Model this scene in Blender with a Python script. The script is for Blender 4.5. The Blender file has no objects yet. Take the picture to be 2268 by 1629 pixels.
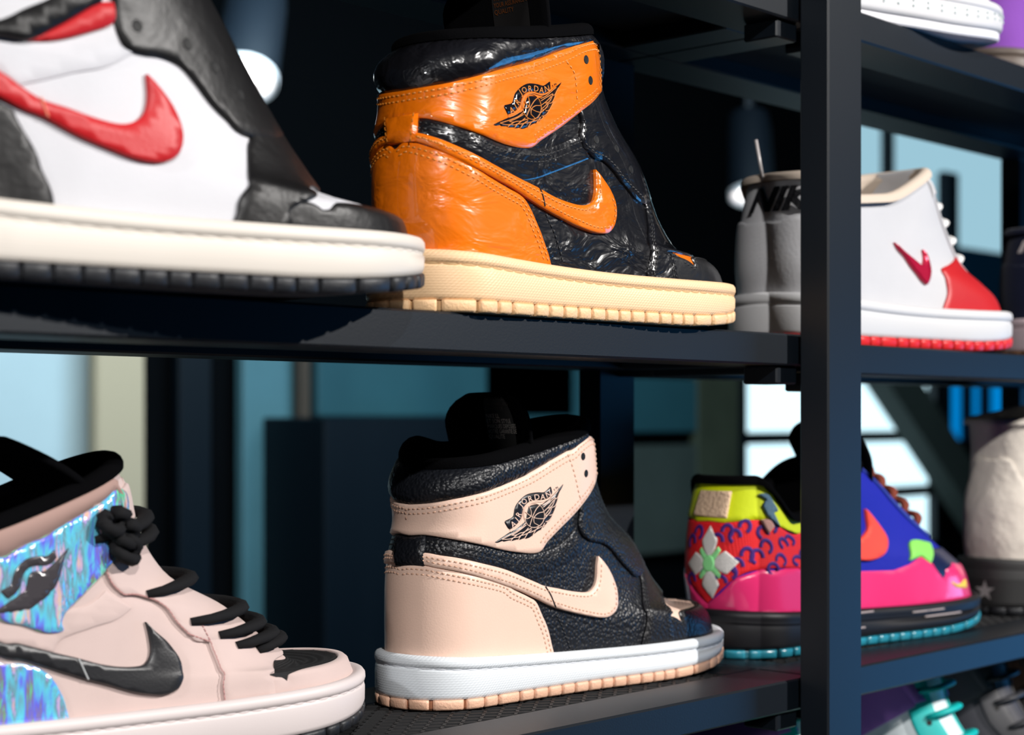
import bpy, math, random
import numpy as np
from mathutils import Vector
from mathutils.geometry import delaunay_2d_cdt

# ------------------------------------------------------------------ camera, world, light
SC = bpy.context.scene
COL = SC.collection
FPX, CX, HY = 3762.0, 1134.0, 925.0            # focal length / principal column / horizon row of the 2268x1629 frame
ANG = math.radians(47.3)                        # view direction away from the shelf normal
DIR = np.array([math.sin(ANG), math.cos(ANG), 0.0])
RGT = np.array([math.cos(ANG), -math.sin(ANG), 0.0])
SHELF_Y, Z_MID, Z_LOW, Z_TOP = 0.613, 0.0541, -0.1702, 0.2781

cam_d = bpy.data.cameras.new('camera')
cam_d.sensor_fit = 'HORIZONTAL'
cam_d.sensor_width = 36.0
cam_d.lens = 36.0 * FPX / 2268.0
cam_d.shift_y = (HY - 1629 / 2) / 2268.0
cam_d.clip_start = 0.05
cam_d.clip_end = 60.0
cam_d.dof.use_dof = True
cam_d.dof.focus_distance = 0.96
cam_d.dof.aperture_fstop = 7.5
cam = bpy.data.objects.new('camera', cam_d)
cam.location = (0, 0, 0)
cam.rotation_euler = (math.radians(90), 0, -ANG)
COL.objects.link(cam)
SC.camera = cam

world = bpy.data.worlds.new('world')
SC.world = world
world.use_nodes = True
bg = world.node_tree.nodes['Background']
bg.inputs['Color'].default_value = (0.10, 0.22, 0.36, 1)
bg.inputs['Strength'].default_value = 0.05

SC.view_settings.view_transform = 'Standard'
SC.view_settings.look = 'None'
SC.view_settings.exposure = 0.0
SC.view_settings.gamma = 1.0
SC.view_settings.use_curve_mapping = False

def spot(name, loc, target, power, size_deg, radius, color=(1, 1, 1), blend=0.3):
    d = bpy.data.lights.new(name, 'SPOT')
    d.energy = power; d.spot_size = math.radians(size_deg); d.spot_blend = blend
    d.shadow_soft_size = radius; d.color = color
    o = bpy.data.objects.new(name, d); COL.objects.link(o)
    o.location = loc
    o.rotation_euler = (Vector(target) - Vector(loc)).to_track_quat('-Z', 'Y').to_euler()
    return o

def area(name, loc, target, power, sx, sy, color=(1, 1, 1)):
    d = bpy.data.lights.new(name, 'AREA')
    d.energy = power; d.shape = 'RECTANGLE'; d.size = sx; d.size_y = sy; d.color = color
    o = bpy.data.objects.new(name, d); COL.objects.link(o)
    o.location = loc
    o.rotation_euler = (Vector(target) - Vector(loc)).to_track_quat('-Z', 'Y').to_euler()
    return o

# ceiling track spots of the shop, behind and above the photographer, and a low fill
spot('key_spot', (1.62, -1.12, 1.02), (0.74, 0.64, -0.02), 255, 40, 0.02, (1.0, 0.965, 0.93))
spot('front_left_spot', (-0.40, -1.02, 1.05), (0.80, 0.66, -0.02), 140, 40, 0.02, (1.0, 0.975, 0.95))
spot('side_spot', (-1.05, 0.42, 0.66), (0.75, 0.66, 0.0), 26, 40, 0.03, (0.97, 0.98, 1.0))
spot('low_side_fill', (-0.90, 0.25, 0.0), (0.75, 0.70, -0.05), 9, 30, 0.03, (0.97, 0.98, 1.0))  # added low fill that brightens the heels and tongue label
# unseen area lights added: blue window tint on the rack, cool back wall fill
area('right_blue_fill', (2.9, -0.15, -0.45), (1.05, 0.62, -0.20), 9, 0.7, 1.0, (0.08, 0.42, 1.0))
area('back_wall_fill', (2.2, 1.6, 0.75), (2.9, 2.9, -0.5), 42, 2.2, 0.3, (0.66, 0.88, 1.0))

# ------------------------------------------------------------------ small helpers
def tag(o, label=None, cat=None, group=None, kind=None):
    if label: o['label'] = label
    if cat: o['category'] = cat
    if group: o['group'] = group
    if kind: o['kind'] = kind
    return o

def empty(name, loc=(0, 0, 0), rz=0.0, scale=1.0):
    o = bpy.data.objects.new(name, None)
    o.empty_display_size = 0.02
    o.location = loc; o.rotation_euler = (0, 0, rz); o.scale = (scale,) * 3
    COL.objects.link(o)
    return o

def mesh(name, verts, faces, mat, parent=None, smooth=True, uv=None, kind=None):
    me = bpy.data.meshes.new(name)
    me.from_pydata([tuple(map(float, v)) for v in verts], [], [tuple(int(i) for i in f) for f in faces])
    if uv is not None:
        lay = me.uv_layers.new(name='UVMap')
        uv = np.asarray(uv, float)
        idx = np.zeros(len(me.loops), dtype=np.int32)
        me.loops.foreach_get('vertex_index', idx)
        lay.data.foreach_set('uv', uv[idx].ravel())
    if smooth:
        me.polygons.foreach_set('use_smooth', [True] * len(me.polygons))
    me.materials.append(mat)
    me.update()
    o = bpy.data.objects.new(name, me)
    COL.objects.link(o)
    if parent is not None: o.parent = parent
    if kind: o['kind'] = kind
    return o

class MB:
    """collects boxes / tubes / lathes and links them as one mesh"""
    def __init__(s): s.v = []; s.f = []
    def add(s, v, f):
        n = len(s.v); s.v += [tuple(map(float, p)) for p in v]; s.f += [tuple(i + n for i in q) for q in f]
        return s
    def box(s, a, b, bev=0.0):
        x0, y0, z0 = a; x1, y1, z1 = b
        if bev <= 0:
            v = [(x, y, z) for z in (z0, z1) for x, y in ((x0, y0), (x1, y0), (x1, y1), (x0, y1))]
            return s.add(v, [(3, 2, 1, 0), (4, 5, 6, 7), (0, 1, 5, 4), (1, 2, 6, 5), (2, 3, 7, 6), (3, 0, 4, 7)])
        c = bev; v = []; ring = []
        def oct_(ix, iy, z):
            xa, xb, ya, yb = x0 + ix, x1 - ix, y0 + iy, y1 - iy
            return [(xa + c, ya, z), (xb - c, ya, z), (xb, ya + c, z), (xb, yb - c, z), (xb - c, yb, z), (xa + c, yb, z), (xa, yb - c, z), (xa, ya + c, z)]
        for ins, z in ((c, z0), (0, z0 + c), (0, z1 - c), (c, z1)):
            ring.append(len(v)); v += oct_(ins, ins, z)
        f = [tuple(reversed(range(8))), tuple(range(24, 32))]
        for k in range(3):
            for i in range(8):
                j = (i + 1) % 8
                f.append((8 * k + i, 8 * k + j, 8 * k + 8 + j, 8 * k + 8 + i))
        return s.add(v, f)
    def tube(s, path, r, n=8, flat=1.0, cap=True):
        path = [Vector(p) for p in path]; rr = r if hasattr(r, '__len__') else [r] * len(path)
        v = []; f = []; up = Vector((0, 0, 1))
        for i, p in enumerate(path):
            t = (path[min(i + 1, len(path) - 1)] - path[max(i - 1, 0)]).normalized()
            a = t.cross(up)
            if a.length < 1e-4: a = t.cross(Vector((0, 1, 0)))
            a.normalize(); b = a.cross(t).normalized()
            for k in range(n):
                w = 2 * math.pi * k / n
                v.append(p + a * (math.cos(w) * rr[i]) + b * (math.sin(w) * rr[i] * flat))
        for i in range(len(path) - 1):
            for k in range(n):
                j = (k + 1) % n
                f.append((i * n + k, i * n + j, i * n + n + j, i * n + n + k))
        if cap:
            f.append(tuple(reversed(range(n)))); f.append(tuple(range((len(path) - 1) * n, len(path) * n)))
        return s.add(v, f)
    def lathe(s, prof, n=40, M=None):
        v = []; f = []
        for r, z in prof:
            for k in range(n):
                w = 2 * math.pi * k / n
                p = Vector((r * math.cos(w), r * math.sin(w), z)); v.append(M @ p if M else p)
        for i in range(len(prof) - 1):
            for k in range(n):
                j = (k + 1) % n
                f.append((i * n + k, i * n + j, i * n + n + j, i * n + n + k))
        return s.add(v, f)
    def build(s, name, mat, parent=None, smooth=False, kind=None):
        return mesh(name, s.v, s.f, mat, parent, smooth, None, kind)

def at(px, py, y):
    """world point seen at a frame position, on the vertical plane at depth y"""
    d = DIR + (px - CX) / FPX * RGT
    k = y / d[1]
    return np.array([d[0] * k, y, (HY - py) / FPX * k])

# ------------------------------------------------------------------ materials
MATS = {}
def mat(name, col, rough=0.5, spec=0.5, bump=None, scale=300.0, strength=0.3, dist=0.001, coat=0.0, coat_rough=0.05,
        metal=0.0, sheen=0.0, var=0.0, var_scale=60.0, aniso=(1, 1, 1), coord='Object', dirt=None):
    if name in MATS: return MATS[name]
    m = bpy.data.materials.new(name); m.use_nodes = True
    nt = m.node_tree; b = nt.nodes['Principled BSDF']
    b.inputs['Base Color'].default_value = (*col, 1)
    b.inputs['Roughness'].default_value = rough
    b.inputs['Specular IOR Level'].default_value = spec
    b.inputs['Coat Weight'].default_value = coat
    b.inputs['Coat Roughness'].default_value = coat_rough
    b.inputs['Metallic'].default_value = metal
    b.inputs['Sheen Weight'].default_value = sheen
    tc = nt.nodes.new('ShaderNodeTexCoord'); mp = nt.nodes.new('ShaderNodeMapping')
    mp.inputs['Scale'].default_value = aniso
    nt.links.new(tc.outputs[coord], mp.inputs['Vector'])
    if var > 0:
        no = nt.nodes.new('ShaderNodeTexNoise'); no.inputs['Scale'].default_value = var_scale; no.inputs['Detail'].default_value = 4
        nt.links.new(mp.outputs[0], no.inputs['Vector'])
        mx = nt.nodes.new('ShaderNodeMix'); mx.data_type = 'RGBA'
        d = dirt or tuple(c * (1 - var) for c in col)
        mx.inputs['A'].default_value = (*d, 1); mx.inputs['B'].default_value = (*[min(1, c * (1 + var * .4)) for c in col], 1)
        nt.links.new(no.outputs['Fac'], mx.inputs['Factor'])
        nt.links.new(mx.outputs['Result'], b.inputs['Base Color'])
    if bump:
        bp = nt.nodes.new('ShaderNodeBump'); bp.inputs['Strength'].default_value = strength; bp.inputs['Distance'].default_value = dist
        h = None
        if bump == 'pebble':            # tumbled leather: rounded cells with fine noise
            vo = nt.nodes.new('ShaderNodeTexVoronoi'); vo.feature = 'SMOOTH_F1'; vo.inputs['Scale'].default_value = scale
            vo.inputs['Smoothness'].default_value = 0.35
            ns = nt.nodes.new('ShaderNodeTexNoise'); ns.inputs['Scale'].default_value = scale * .5; ns.inputs['Detail'].default_value = 3
            ad = nt.nodes.new('ShaderNodeVectorMath'); ad.operation = 'MULTIPLY_ADD'
            ad.inputs[1].default_value = (.0012, .0012, .0012)
            nt.links.new(mp.outputs[0], ns.inputs['Vector']); nt.links.new(ns.outputs['Color'], ad.inputs[0]); nt.links.new(mp.outputs[0], ad.inputs[2])
            nt.links.new(ad.outputs[0], vo.inputs['Vector'])
            iv = nt.nodes.new('ShaderNodeMath'); iv.operation = 'SUBTRACT'; iv.inputs[0].default_value = 1.0
            nt.links.new(vo.outputs['Distance'], iv.inputs[1]); h = iv.outputs[0]
        elif bump == 'crinkle':         # patent leather: long shallow wrinkles
            ns = nt.nodes.new('ShaderNodeTexNoise'); ns.inputs['Scale'].default_value = scale; ns.inputs['Detail'].default_value = 3.6
            ns.inputs['Roughness'].default_value = 0.5; ns.inputs['Distortion'].default_value = 0.5
            nt.links.new(mp.outputs[0], ns.inputs['Vector'])
            n2 = nt.nodes.new('ShaderNodeTexNoise'); n2.inputs['Scale'].default_value = scale * .18; n2.inputs['Detail'].default_value = 2
            nt.links.new(mp.outputs[0], n2.inputs['Vector'])
            mu = nt.nodes.new('ShaderNodeMath'); mu.operation = 'MULTIPLY'
            nt.links.new(ns.outputs['Fac'], mu.inputs[0]); nt.links.new(n2.outputs['Fac'], mu.inputs[1]); h = mu.outputs[0]
        elif bump == 'noise':
            ns = nt.nodes.new('ShaderNodeTexNoise'); ns.inputs['Scale'].default_value = scale; ns.inputs['Detail'].default_value = 5
            nt.links.new(mp.outputs[0], ns.inputs['Vector']); h = ns.outputs['Fac']
        elif bump == 'zigzag':          # moulded sole wall: rows of short slanted ticks (metre UVs)
            sx = nt.nodes.new('ShaderNodeSeparateXYZ'); nt.links.new(mp.outputs[0], sx.inputs[0])
            def mth(op, a, bb=None):
                q = nt.nodes.new('ShaderNodeMath'); q.operation = op
                for i, val in enumerate((a, bb)):
                    if val is None: continue
                    if isinstance(val, (int, float)): q.inputs[i].default_value = val
                    else: nt.links.new(val, q.inputs[i])
                return q.outputs[0]
            row = mth('MULTIPLY', sx.outputs['Y'], 700.0)
            fr = mth('FRACT', row)
            sl = mth('ADD', mth('MULTIPLY', sx.outputs['X'], 420.0), mth('MULTIPLY', fr, -0.7))
            sl = mth('ADD', sl, mth('MULTIPLY', mth('FLOOR', row), 0.37))
            tri = mth('ABSOLUTE', mth('SUBTRACT', mth('FRACT', sl), 0.5))
            edge = mth('ABSOLUTE', mth('SUBTRACT', fr, 0.5))
            h = mth('MULTIPLY', mth('SMOOTH_MIN', tri, 0.33), mth('SUBTRACT', 1.0, mth('POWER', mth('MULTIPLY', edge, 2.0), 4.0)))
        elif bump == 'rib':
            wv = nt.nodes.new('ShaderNodeTexWave'); wv.bands_direction = 'Z'; wv.inputs['Scale'].default_value = scale
            nt.links.new(mp.outputs[0], wv.inputs['Vector']); h = wv.outputs['Fac']
        elif bump == 'weave':
            wv = nt.nodes.new('ShaderNodeTexWave'); wv.bands_direction = 'X'; wv.inputs['Scale'].default_value = scale
            w2 = nt.nodes.new('ShaderNodeTexWave'); w2.bands_direction = 'Z'; w2.inputs['Scale'].default_value = scale
            nt.links.new(mp.outputs[0], wv.inputs['Vector']); nt.links.new(mp.outputs[0], w2.inputs['Vector'])
            mu = nt.nodes.new('ShaderNodeMath'); mu.operation = 'MULTIPLY'
            nt.links.new(wv.outputs['Fac'], mu.inputs[0]); nt.links.new(w2.outputs['Fac'], mu.inputs[1]); h = mu.outputs[0]
        nt.links.new(h, bp.inputs['Height']); nt.links.new(bp.outputs[0], b.inputs['Normal'])
    MATS[name] = m
    return m

def glow(name, col, strength):
    if name in MATS: return MATS[name]
    m = bpy.data.materials.new(name); m.use_nodes = True
    nt = m.node_tree; nt.nodes.remove(nt.nodes['Principled BSDF'])
    e = nt.nodes.new('ShaderNodeEmission'); e.inputs['Color'].default_value = (*col, 1); e.inputs['Strength'].default_value = strength
    nt.links.new(e.outputs[0], nt.nodes['Material Output'].inputs['Surface'])
    MATS[name] = m
    return m

def holo_mat():
    """iridescent film: interference colours that follow the angle of view and the creases"""
    if 'holo_film' in MATS: return MATS['holo_film']
    m = mat('holo_film', (.75, .78, .8), .16, .6, 'crinkle', 70, .8, .005, metal=.25, coat=.8, aniso=(2.2, 1, .6))
    nt = m.node_tree; b = nt.nodes['Principled BSDF']
    b.inputs['Thin Film Thickness'].default_value = 480.0
    b.inputs['Thin Film IOR'].default_value = 1.7
    geo = nt.nodes.new('ShaderNodeNewGeometry'); lw = nt.nodes.new('ShaderNodeLayerWeight'); lw.inputs['Blend'].default_value = .4
    nrm = [l for l in nt.links if l.to_node == b and l.to_socket.name == 'Normal'][0].from_socket
    nt.links.new(nrm, lw.inputs['Normal'])
    tc = nt.nodes.new('ShaderNodeTexCoord'); no = nt.nodes.new('ShaderNodeTexNoise'); no.inputs['Scale'].default_value = 38; no.inputs['Detail'].default_value = 2
    mp = nt.nodes.new('ShaderNodeMapping'); mp.inputs['Scale'].default_value = (2.4, 1, .7)
    nt.links.new(tc.outputs['Object'], mp.inputs[0]); nt.links.new(mp.outputs[0], no.inputs['Vector'])
    ad = nt.nodes.new('ShaderNodeMath'); ad.operation = 'MULTIPLY_ADD'; ad.inputs[1].default_value = 2.2
    nt.links.new(no.outputs['Fac'], ad.inputs[0]); nt.links.new(lw.outputs['Facing'], ad.inputs[2])
    rp = nt.nodes.new('ShaderNodeValToRGB'); cr = rp.color_ramp
    cols = [(.0, (.22, .28, .34)), (.2, (.15, .75, .95)), (.36, (.18, .18, 1.0)), (.5, (.30, .24, .22)), (.62, (.08, .95, .40)), (.74, (.35, .85, 1.0)), (.86, (.95, .60, .40)), (1, (.5, .45, 1.0))]
    cr.elements[0].position = 0; cr.elements[0].color = (*cols[0][1], 1); cr.elements[1].position = 1; cr.elements[1].color = (*cols[-1][1], 1)
    for p, c in cols[1:-1]:
        e = cr.elements.new(p); e.color = (*c, 1)
    fr = nt.nodes.new('ShaderNodeMath'); fr.operation = 'FRACT'
    nt.links.new(ad.outputs[0], fr.inputs[0]); nt.links.new(fr.outputs[0], rp.inputs['Fac']); nt.links.new(rp.outputs['Color'], b.inputs['Base Color'])
    return m

M_METAL = mat('black_powder_coat', (.0036, .0062, .0100), .45, .3, 'noise', 900, .12, .0004)  # slight blue in the base stands for blue window light
M_MESH = mat('black_expanded_metal', (.02, .02, .021), .6, .2)

# ------------------------------------------------------------------ shoe surface
def pch(xs, ys, q):
    xs = np.asarray(xs, float); ys = np.asarray(ys, float); q = np.asarray(q, float)
    h = np.diff(xs); d = np.diff(ys) / h
    m = np.zeros_like(ys); m[0] = d[0]; m[-1] = d[-1]
    for i in range(1, len(xs) - 1):
        m[i] = 0 if d[i-1] * d[i] <= 0 else (h[i-1] + h[i]) * 3 / ((2*h[i] + h[i-1]) / d[i-1] + (h[i] + 2*h[i-1]) / d[i])
    i = np.clip(np.searchsorted(xs, q, side='right') - 1, 0, len(xs) - 2)
    t = np.clip((q - xs[i]) / h[i], 0, 1)
    return ys[i]*(2*t**3-3*t*t+1) + h[i]*m[i]*(t**3-2*t*t+t) + ys[i+1]*(3*t*t-2*t**3) + h[i]*m[i+1]*(t**3-t*t)

BASE = dict(
    WL=[(0,.033),(.03,.034),(.08,.036),(.13,.040),(.18,.047),(.22,.050),(.25,.049),(.30,.044)],
    WM=[(0,.033),(.03,.034),(.08,.036),(.13,.037),(.18,.043),(.22,.048),(.25,.047),(.30,.044)],
    WT=.035, RH=.034, RF=[(0,.062),(.25,.085),(.4,.11),(.6,.08),(.8,.05),(1,.04)], dip=.004, top_pow=1.3, hump=0.0, sag=0.0)

class Last:
    inset = .0017
    """surface of a shoe upper: phi runs round the shoe (0 heel, pi toe, >0 the outer side), v from sole (0) to collar (1)"""
    def __init__(s, H, F, **k):
        p = dict(BASE); p.update(k); s.p = p
        s.H = np.array(H); s.F = np.array(F); s.WL = np.array(p['WL']); s.WM = np.array(p['WM']); s.RF = np.array(p['RF'])
    def S(s, phi, v):
        phi = np.asarray(phi, float); v = np.asarray(v, float); phi, v = np.broadcast_arrays(phi, v)
        phi = (phi + math.pi) % (2 * math.pi) - math.pi
        p = s.p
        xh = pch(s.H[:,0], s.H[:,1], v); zh = pch(s.H[:,0], s.H[:,2], v)
        xf = pch(s.F[:,0], s.F[:,1], v); zf = pch(s.F[:,0], s.F[:,2], v)
        a = np.abs(phi); t = (1 - np.cos(a)) / 2
        x = xh + (xf - xh) * t
        base = np.where(phi >= 0, pch(s.WL[:,0], s.WL[:,1], x), pch(s.WM[:,0], s.WM[:,1], x))
        sm = np.clip(v / .85, 0, 1); sm = sm * sm * (3 - 2 * sm)
        W = base * (1 - sm) + p['WT'] * sm
        rh = np.minimum(p['RH'], .45 * (xf - xh)); dh = np.clip((x - xh) / rh, 0, 1)
        rf = np.minimum(pch(s.RF[:,0], s.RF[:,1], v), .9 * (xf - xh) - rh * .5); df = np.clip((xf - x) / rf, 0, 1)
        e = np.sqrt(np.maximum(1 - (1 - dh)**2, 0)) * np.maximum(1 - (1 - df)**2.2, 0)**.5
        y = W * e
        k = 1 + (p['top_pow'] - 1) * v
        z = zh + (zf - zh) * t**k - p['dip'] * (1 - v)**2 * 4 * t * (1 - t)
        if p['sag']:
            q1 = np.clip((t - .06) / .2, 0, 1); q2 = np.clip((t - .5) / .45, 0, 1)
            z = z - p['sag'] * q1*q1*(3 - 2*q1) * (1 - q2*q2*(3 - 2*q2)) * np.clip((v - .3) / .7, 0, 1)
        if p['hump']:
            z = z + np.where(phi < 0, p['hump'] * np.clip((v - .6) / .4, 0, 1) * np.exp(-((x - .038) / .020)**2), 0)
        return np.stack([x, -np.sign(phi) * y, z], -1)
    def N(s, phi, v):
        phi = np.asarray(phi, float); v = np.clip(np.asarray(v, float), 0, 1); h = 2e-3
        v0 = np.clip(v - h, 0, 1); v1 = np.clip(v + h, 0, 1)
        n = np.cross(s.S(phi + h, v) - s.S(phi - h, v), s.S(phi, v1) - s.S(phi, v0))
        n = n / np.maximum(np.linalg.norm(n, axis=-1, keepdims=True), 1e-12)
        return n
    def P(s, phi, v, off=0.0):
        off = np.asarray(off, float) - s.inset
        return s.S(phi, v) + s.N(phi, v) * off[..., None] if off.ndim else s.S(phi, v) + s.N(phi, v) * off

SPH, SV = .115, .15          # rough metres per unit of phi / v, for triangulating only

def smooth_path(pts, step=.0025, closed=False):
    """Catmull-Rom through traced (phi, v) points; sharp turns stay sharp"""
    P = np.array(pts, float) * (SPH, SV); n = len(P)
    keep = [True] * n
    for i in range(1, n):
        if np.hypot(*(P[i] - P[i-1])) < 2e-4: keep[i] = False
    P = P[keep]; n = len(P)
    def turn(i):
        a = P[i] - P[(i - 1) % n]; b = P[(i + 1) % n] - P[i]
        c = a @ b / (np.hypot(*a) * np.hypot(*b) + 1e-12)
        return c < .55
    out = []
    m = n if closed else n - 1
    corner = [turn(i) if (closed or 0 < i < n - 1) else True for i in range(n)]
    for i in range(m):
        p1, p2 = P[i], P[(i + 1) % n]
        p0 = P[(i - 1) % n] if not corner[i] else 2 * p1 - p2
        p3 = P[(i + 2) % n] if not corner[(i + 1) % n] else 2 * p2 - p1
        k = max(1, int(np.ceil(np.hypot(*(p2 - p1)) / step)))
        for j in range(k):
            t = j / k
            out.append(.5 * (2*p1 + (p2-p0)*t + (2*p0-5*p1+4*p2-p3)*t*t + (3*p1-p0-3*p2+p3)*t**3))
    if not closed: out.append(P[-1])
    return np.array(out) / (SPH, SV)

def inside(poly, q):
    x, y = q[:, 0], q[:, 1]; r = np.zeros(len(q), bool); n = len(poly); j = n - 1
    for i in range(n):
        xi, yi = poly[i]; xj, yj = poly[j]
        c = ((yi > y) != (yj > y)) & (x < (xj - xi) * (y - yi) / (yj - yi + 1e-15) + xi)
        r ^= c; j = i
    return r

def edge_dist(poly, q):
    d = np.full(len(q), 1e9); n = len(poly)
    for i in range(n):
        a = poly[i]; b = poly[(i + 1) % n]; ab = b - a
        t = np.clip(((q - a) @ ab) / (ab @ ab + 1e-15), 0, 1)
        d = np.minimum(d, np.hypot(*(q - a - t[:, None] * ab).T))
    return d

def panel(L, pts, h, name, m, parent, res=.0042, bulge=None, smooth=True, rim=.0007, holes=None, step=.0025, label=None):
    """a leather panel lying on the shoe: traced outline, its own thickness, rounded rim and skirt"""
    uv = smooth_path(pts, step, True) if smooth else np.array(pts, float)
    B = uv * (SPH, SV)
    area2 = np.sum(B[:, 0] * np.roll(B[:, 1], -1) - np.roll(B[:, 0], -1) * B[:, 1])
    if area2 < 0: B = B[::-1]
    nb = len(B)
    lo, hi = B.min(0), B.max(0)
    gx, gy = np.meshgrid(np.arange(lo[0], hi[0], res), np.arange(lo[1], hi[1], res))
    gx = gx + (np.arange(gx.shape[0]) % 2)[:, None] * res * .5
    G = np.c_[gx.ravel(), gy.ravel()]
    if len(G):
        G = G[inside(B, G)]
        if len(G): G = G[edge_dist(B, G) > max(res * .45, rim * 1.8)]
    T = np.roll(B, -1, 0) - np.roll(B, 1, 0); T /= np.maximum(np.hypot(*T.T), 1e-12)[:, None]
    I = B + np.c_[-T[:, 1], T[:, 0]] * rim
    I = I[inside(B, I)]
    if len(I): I = I[edge_dist(B, I) > rim * .8]
    V = np.vstack([B, I, G]) if len(G) else np.vstack([B, I])
    edges = [(i, (i + 1) % nb) for i in range(nb)]
    r = delaunay_2d_cdt([Vector(p) for p in V], edges, [], 1, 1e-7, True)
    vo = np.array([tuple(p) for p in r[0]]); orig = r[3]
    isb = np.array([any(k < nb for k in o) for o in orig]) if len(orig) else np.zeros(len(vo), bool)
    f = [tuple(q) for q in r[2]]
    cen = np.array([vo[list(q)].mean(0) for q in f]); keepf = inside(B, cen); f = [q for q, k_ in zip(f, keepf) if k_]
    ph, v = vo[:, 0] / SPH, vo[:, 1] / SV
    hh = np.where(isb, h * .62, h)
    if bulge is not None: hh = hh + bulge(ph, v) * np.where(isb, .3, 1)
    X = L.P(ph, np.clip(v, 0, 1), hh)
    verts = list(X); faces = list(f)
    # skirt
    first = {}
    for k, o in enumerate(orig):
        for j in o:
            if j < nb: first[j] = k
    loop = [first[j] for j in range(nb) if j in first]
    k0 = len(verts)
    verts += [X[k] for k in loop]
    verts += list(L.P(ph[loop], np.clip(v[loop], 0, 1), np.full(len(loop), -.0009)))
    n = len(loop)
    for i in range(n):
        j = (i + 1) % n
        faces.append((k0 + i, k0 + n + i, k0 + n + j, k0 + j))
    # orientation check
    a, b_, c = (np.array(verts[i]) for i in faces[0][:3]); nn = L.N(ph[faces[0][0]], v[faces[0][0]])
    if np.cross(b_ - a, c - a) @ nn < 0: faces = [tuple(reversed(q)) for q in faces]
    o = mesh(name, verts, faces, m, parent, True)
    if label: o['label'] = label
    return o

def arc_sample(L, uv, pitch, off=0.0):
    uv = np.asarray(uv); X = L.S(uv[:, 0], np.clip(uv[:, 1], 0, 1))
    s = np.r_[0, np.cumsum(np.linalg.norm(np.diff(X, axis=0), axis=1))]
    q = np.arange(pitch * .5, s[-1], pitch)
    return np.c_[np.interp(q, s, uv[:, 0]), np.interp(q, s, uv[:, 1])]

def shift_path(L, uv, d):
    """move a path sideways on the surface by d metres (to its left seen from outside)"""
    uv = np.asarray(uv, float); hs = 1e-3
    X = L.S(uv[:, 0], np.clip(uv[:, 1], 0, 1)); T = np.gradient(X, axis=0); T /= np.maximum(np.linalg.norm(T, axis=1), 1e-9)[:, None]
    N = L.N(uv[:, 0], uv[:, 1]); D = np.cross(N, T) * d
    v = np.clip(uv[:, 1], hs, 1 - hs)
    Sp = (L.S(uv[:, 0] + hs, v) - L.S(uv[:, 0] - hs, v)) / (2 * hs); Sv = (L.S(uv[:, 0], v + hs) - L.S(uv[:, 0], v - hs)) / (2 * hs)
    a = (Sp * Sp).sum(1); b = (Sp * Sv).sum(1); c = (Sv * Sv).sum(1); p = (Sp * D).sum(1); q = (Sv * D).sum(1)
    det = a * c - b * b + 1e-12
    return uv + np.c_[(c * p - b * q) / det, (a * q - b * p) / det]

def stitches(L, paths, h, m, parent, pitch=.0033, width=.0008, height=.0006, name='stitching', ln=.74):
    """rows of thread, real little ridges"""
    V = []; F = []
    for uv in paths:
        q = arc_sample(L, uv, pitch)
        if len(q) < 2: continue
        q = q[(q[:, 1] > .004) & (q[:, 1] < .998)]
        if len(q) < 2: continue
        X = L.P(q[:, 0], q[:, 1]); N = L.N(q[:, 0], q[:, 1])
        T = np.gradient(X, axis=0); T /= np.maximum(np.linalg.norm(T, axis=1), 1e-9)[:, None]
        U = np.cross(N, T)
        for x, n, t, u in zip(X, N, T, U):
            k = len(V); l = pitch * ln * .5; w = width * .5; c = x + n * h
            for sl, zz in ((-1, -.0004), (-.55, height), (.55, height), (1, -.0004)):
                V += [c + t * l * sl - u * w + n * zz * .55, c + t * l * sl + n * zz, c + t * l * sl + u * w + n * zz * .55]
            for a in range(3):
                for b in range(2):
                    F.append((k + a*3 + b, k + a*3 + b + 1, k + a*3 + 3 + b + 1, k + a*3 + 3 + b))
    if not V: return None
    return mesh(name, V, F, m, parent, True, None, 'stuff')

def strip(L, uv, w, h, name, m, parent, thick=.0004):
    """a thin line lying on the shoe"""
    uv = np.asarray(uv, float)
    X = L.P(uv[:, 0], np.clip(uv[:, 1], 0, 1)); N = L.N(uv[:, 0], uv[:, 1])
    T = np.gradient(X, axis=0); T /= np.maximum(np.linalg.norm(T, axis=1), 1e-9)[:, None]; U = np.cross(N, T)
    V = []; F = []; n = len(X)
    for sd, z in ((-1, 0), (-.7, thick), (.7, thick), (1, 0)):
        V += list(X + U * (w * .5 * sd) + N * (h + z))
    for i in range(n - 1):
        for a in range(3): F.append((a*n + i, a*n + n + i, a*n + n + i + 1, a*n + i + 1))
    return mesh(name, V, F, m, parent, True)

def mirror(pts): return [(-p, v) for p, v in pts]

def wrap(up, lo):
    """panel that wraps the heel: outer side up-edge and low-edge from phi>=0, mirrored to the inner side"""
    def cut(seq):
        seq = [tuple(p) for p in seq]
        pos = sorted([p for p in seq if p[0] >= 0.0], key=lambda p: 0) if False else [p for p in seq if p[0] > 0.03]
        ref = min(seq, key=lambda p: abs(p[0]))
        return pos, ref[1]
    u, u0 = cut(up); l, l0 = cut(lo)
    return [(0.0, u0)] + u + l + [(0.0, l0)] + mirror(l[::-1]) + mirror(u[::-1])

# ------------------------------------------------------------------ shoe parts
def toe_spring(x, L, lift=.010):
    x0 = .19 * L.len / .29; x1 = L.len
    return lift * np.clip((x - x0) / (x1 - x0), 0, 1.2)**2

def sole_ring(L, n=160, off=0.0):
    ph = np.linspace(-math.pi, math.pi, n, endpoint=False)
    X = L.S(ph, np.zeros(n)); T = np.roll(X, -1, 0) - np.roll(X, 1, 0)
    nn = np.c_[T[:, 1], -T[:, 0]]; nn /= np.maximum(np.hypot(*nn.T), 1e-9)[:, None]
    c = X[:, :2].mean(0)
    if ((X[:, :2] - c) * nn).sum() < 0: nn = -nn
    return ph, X, nn

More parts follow.
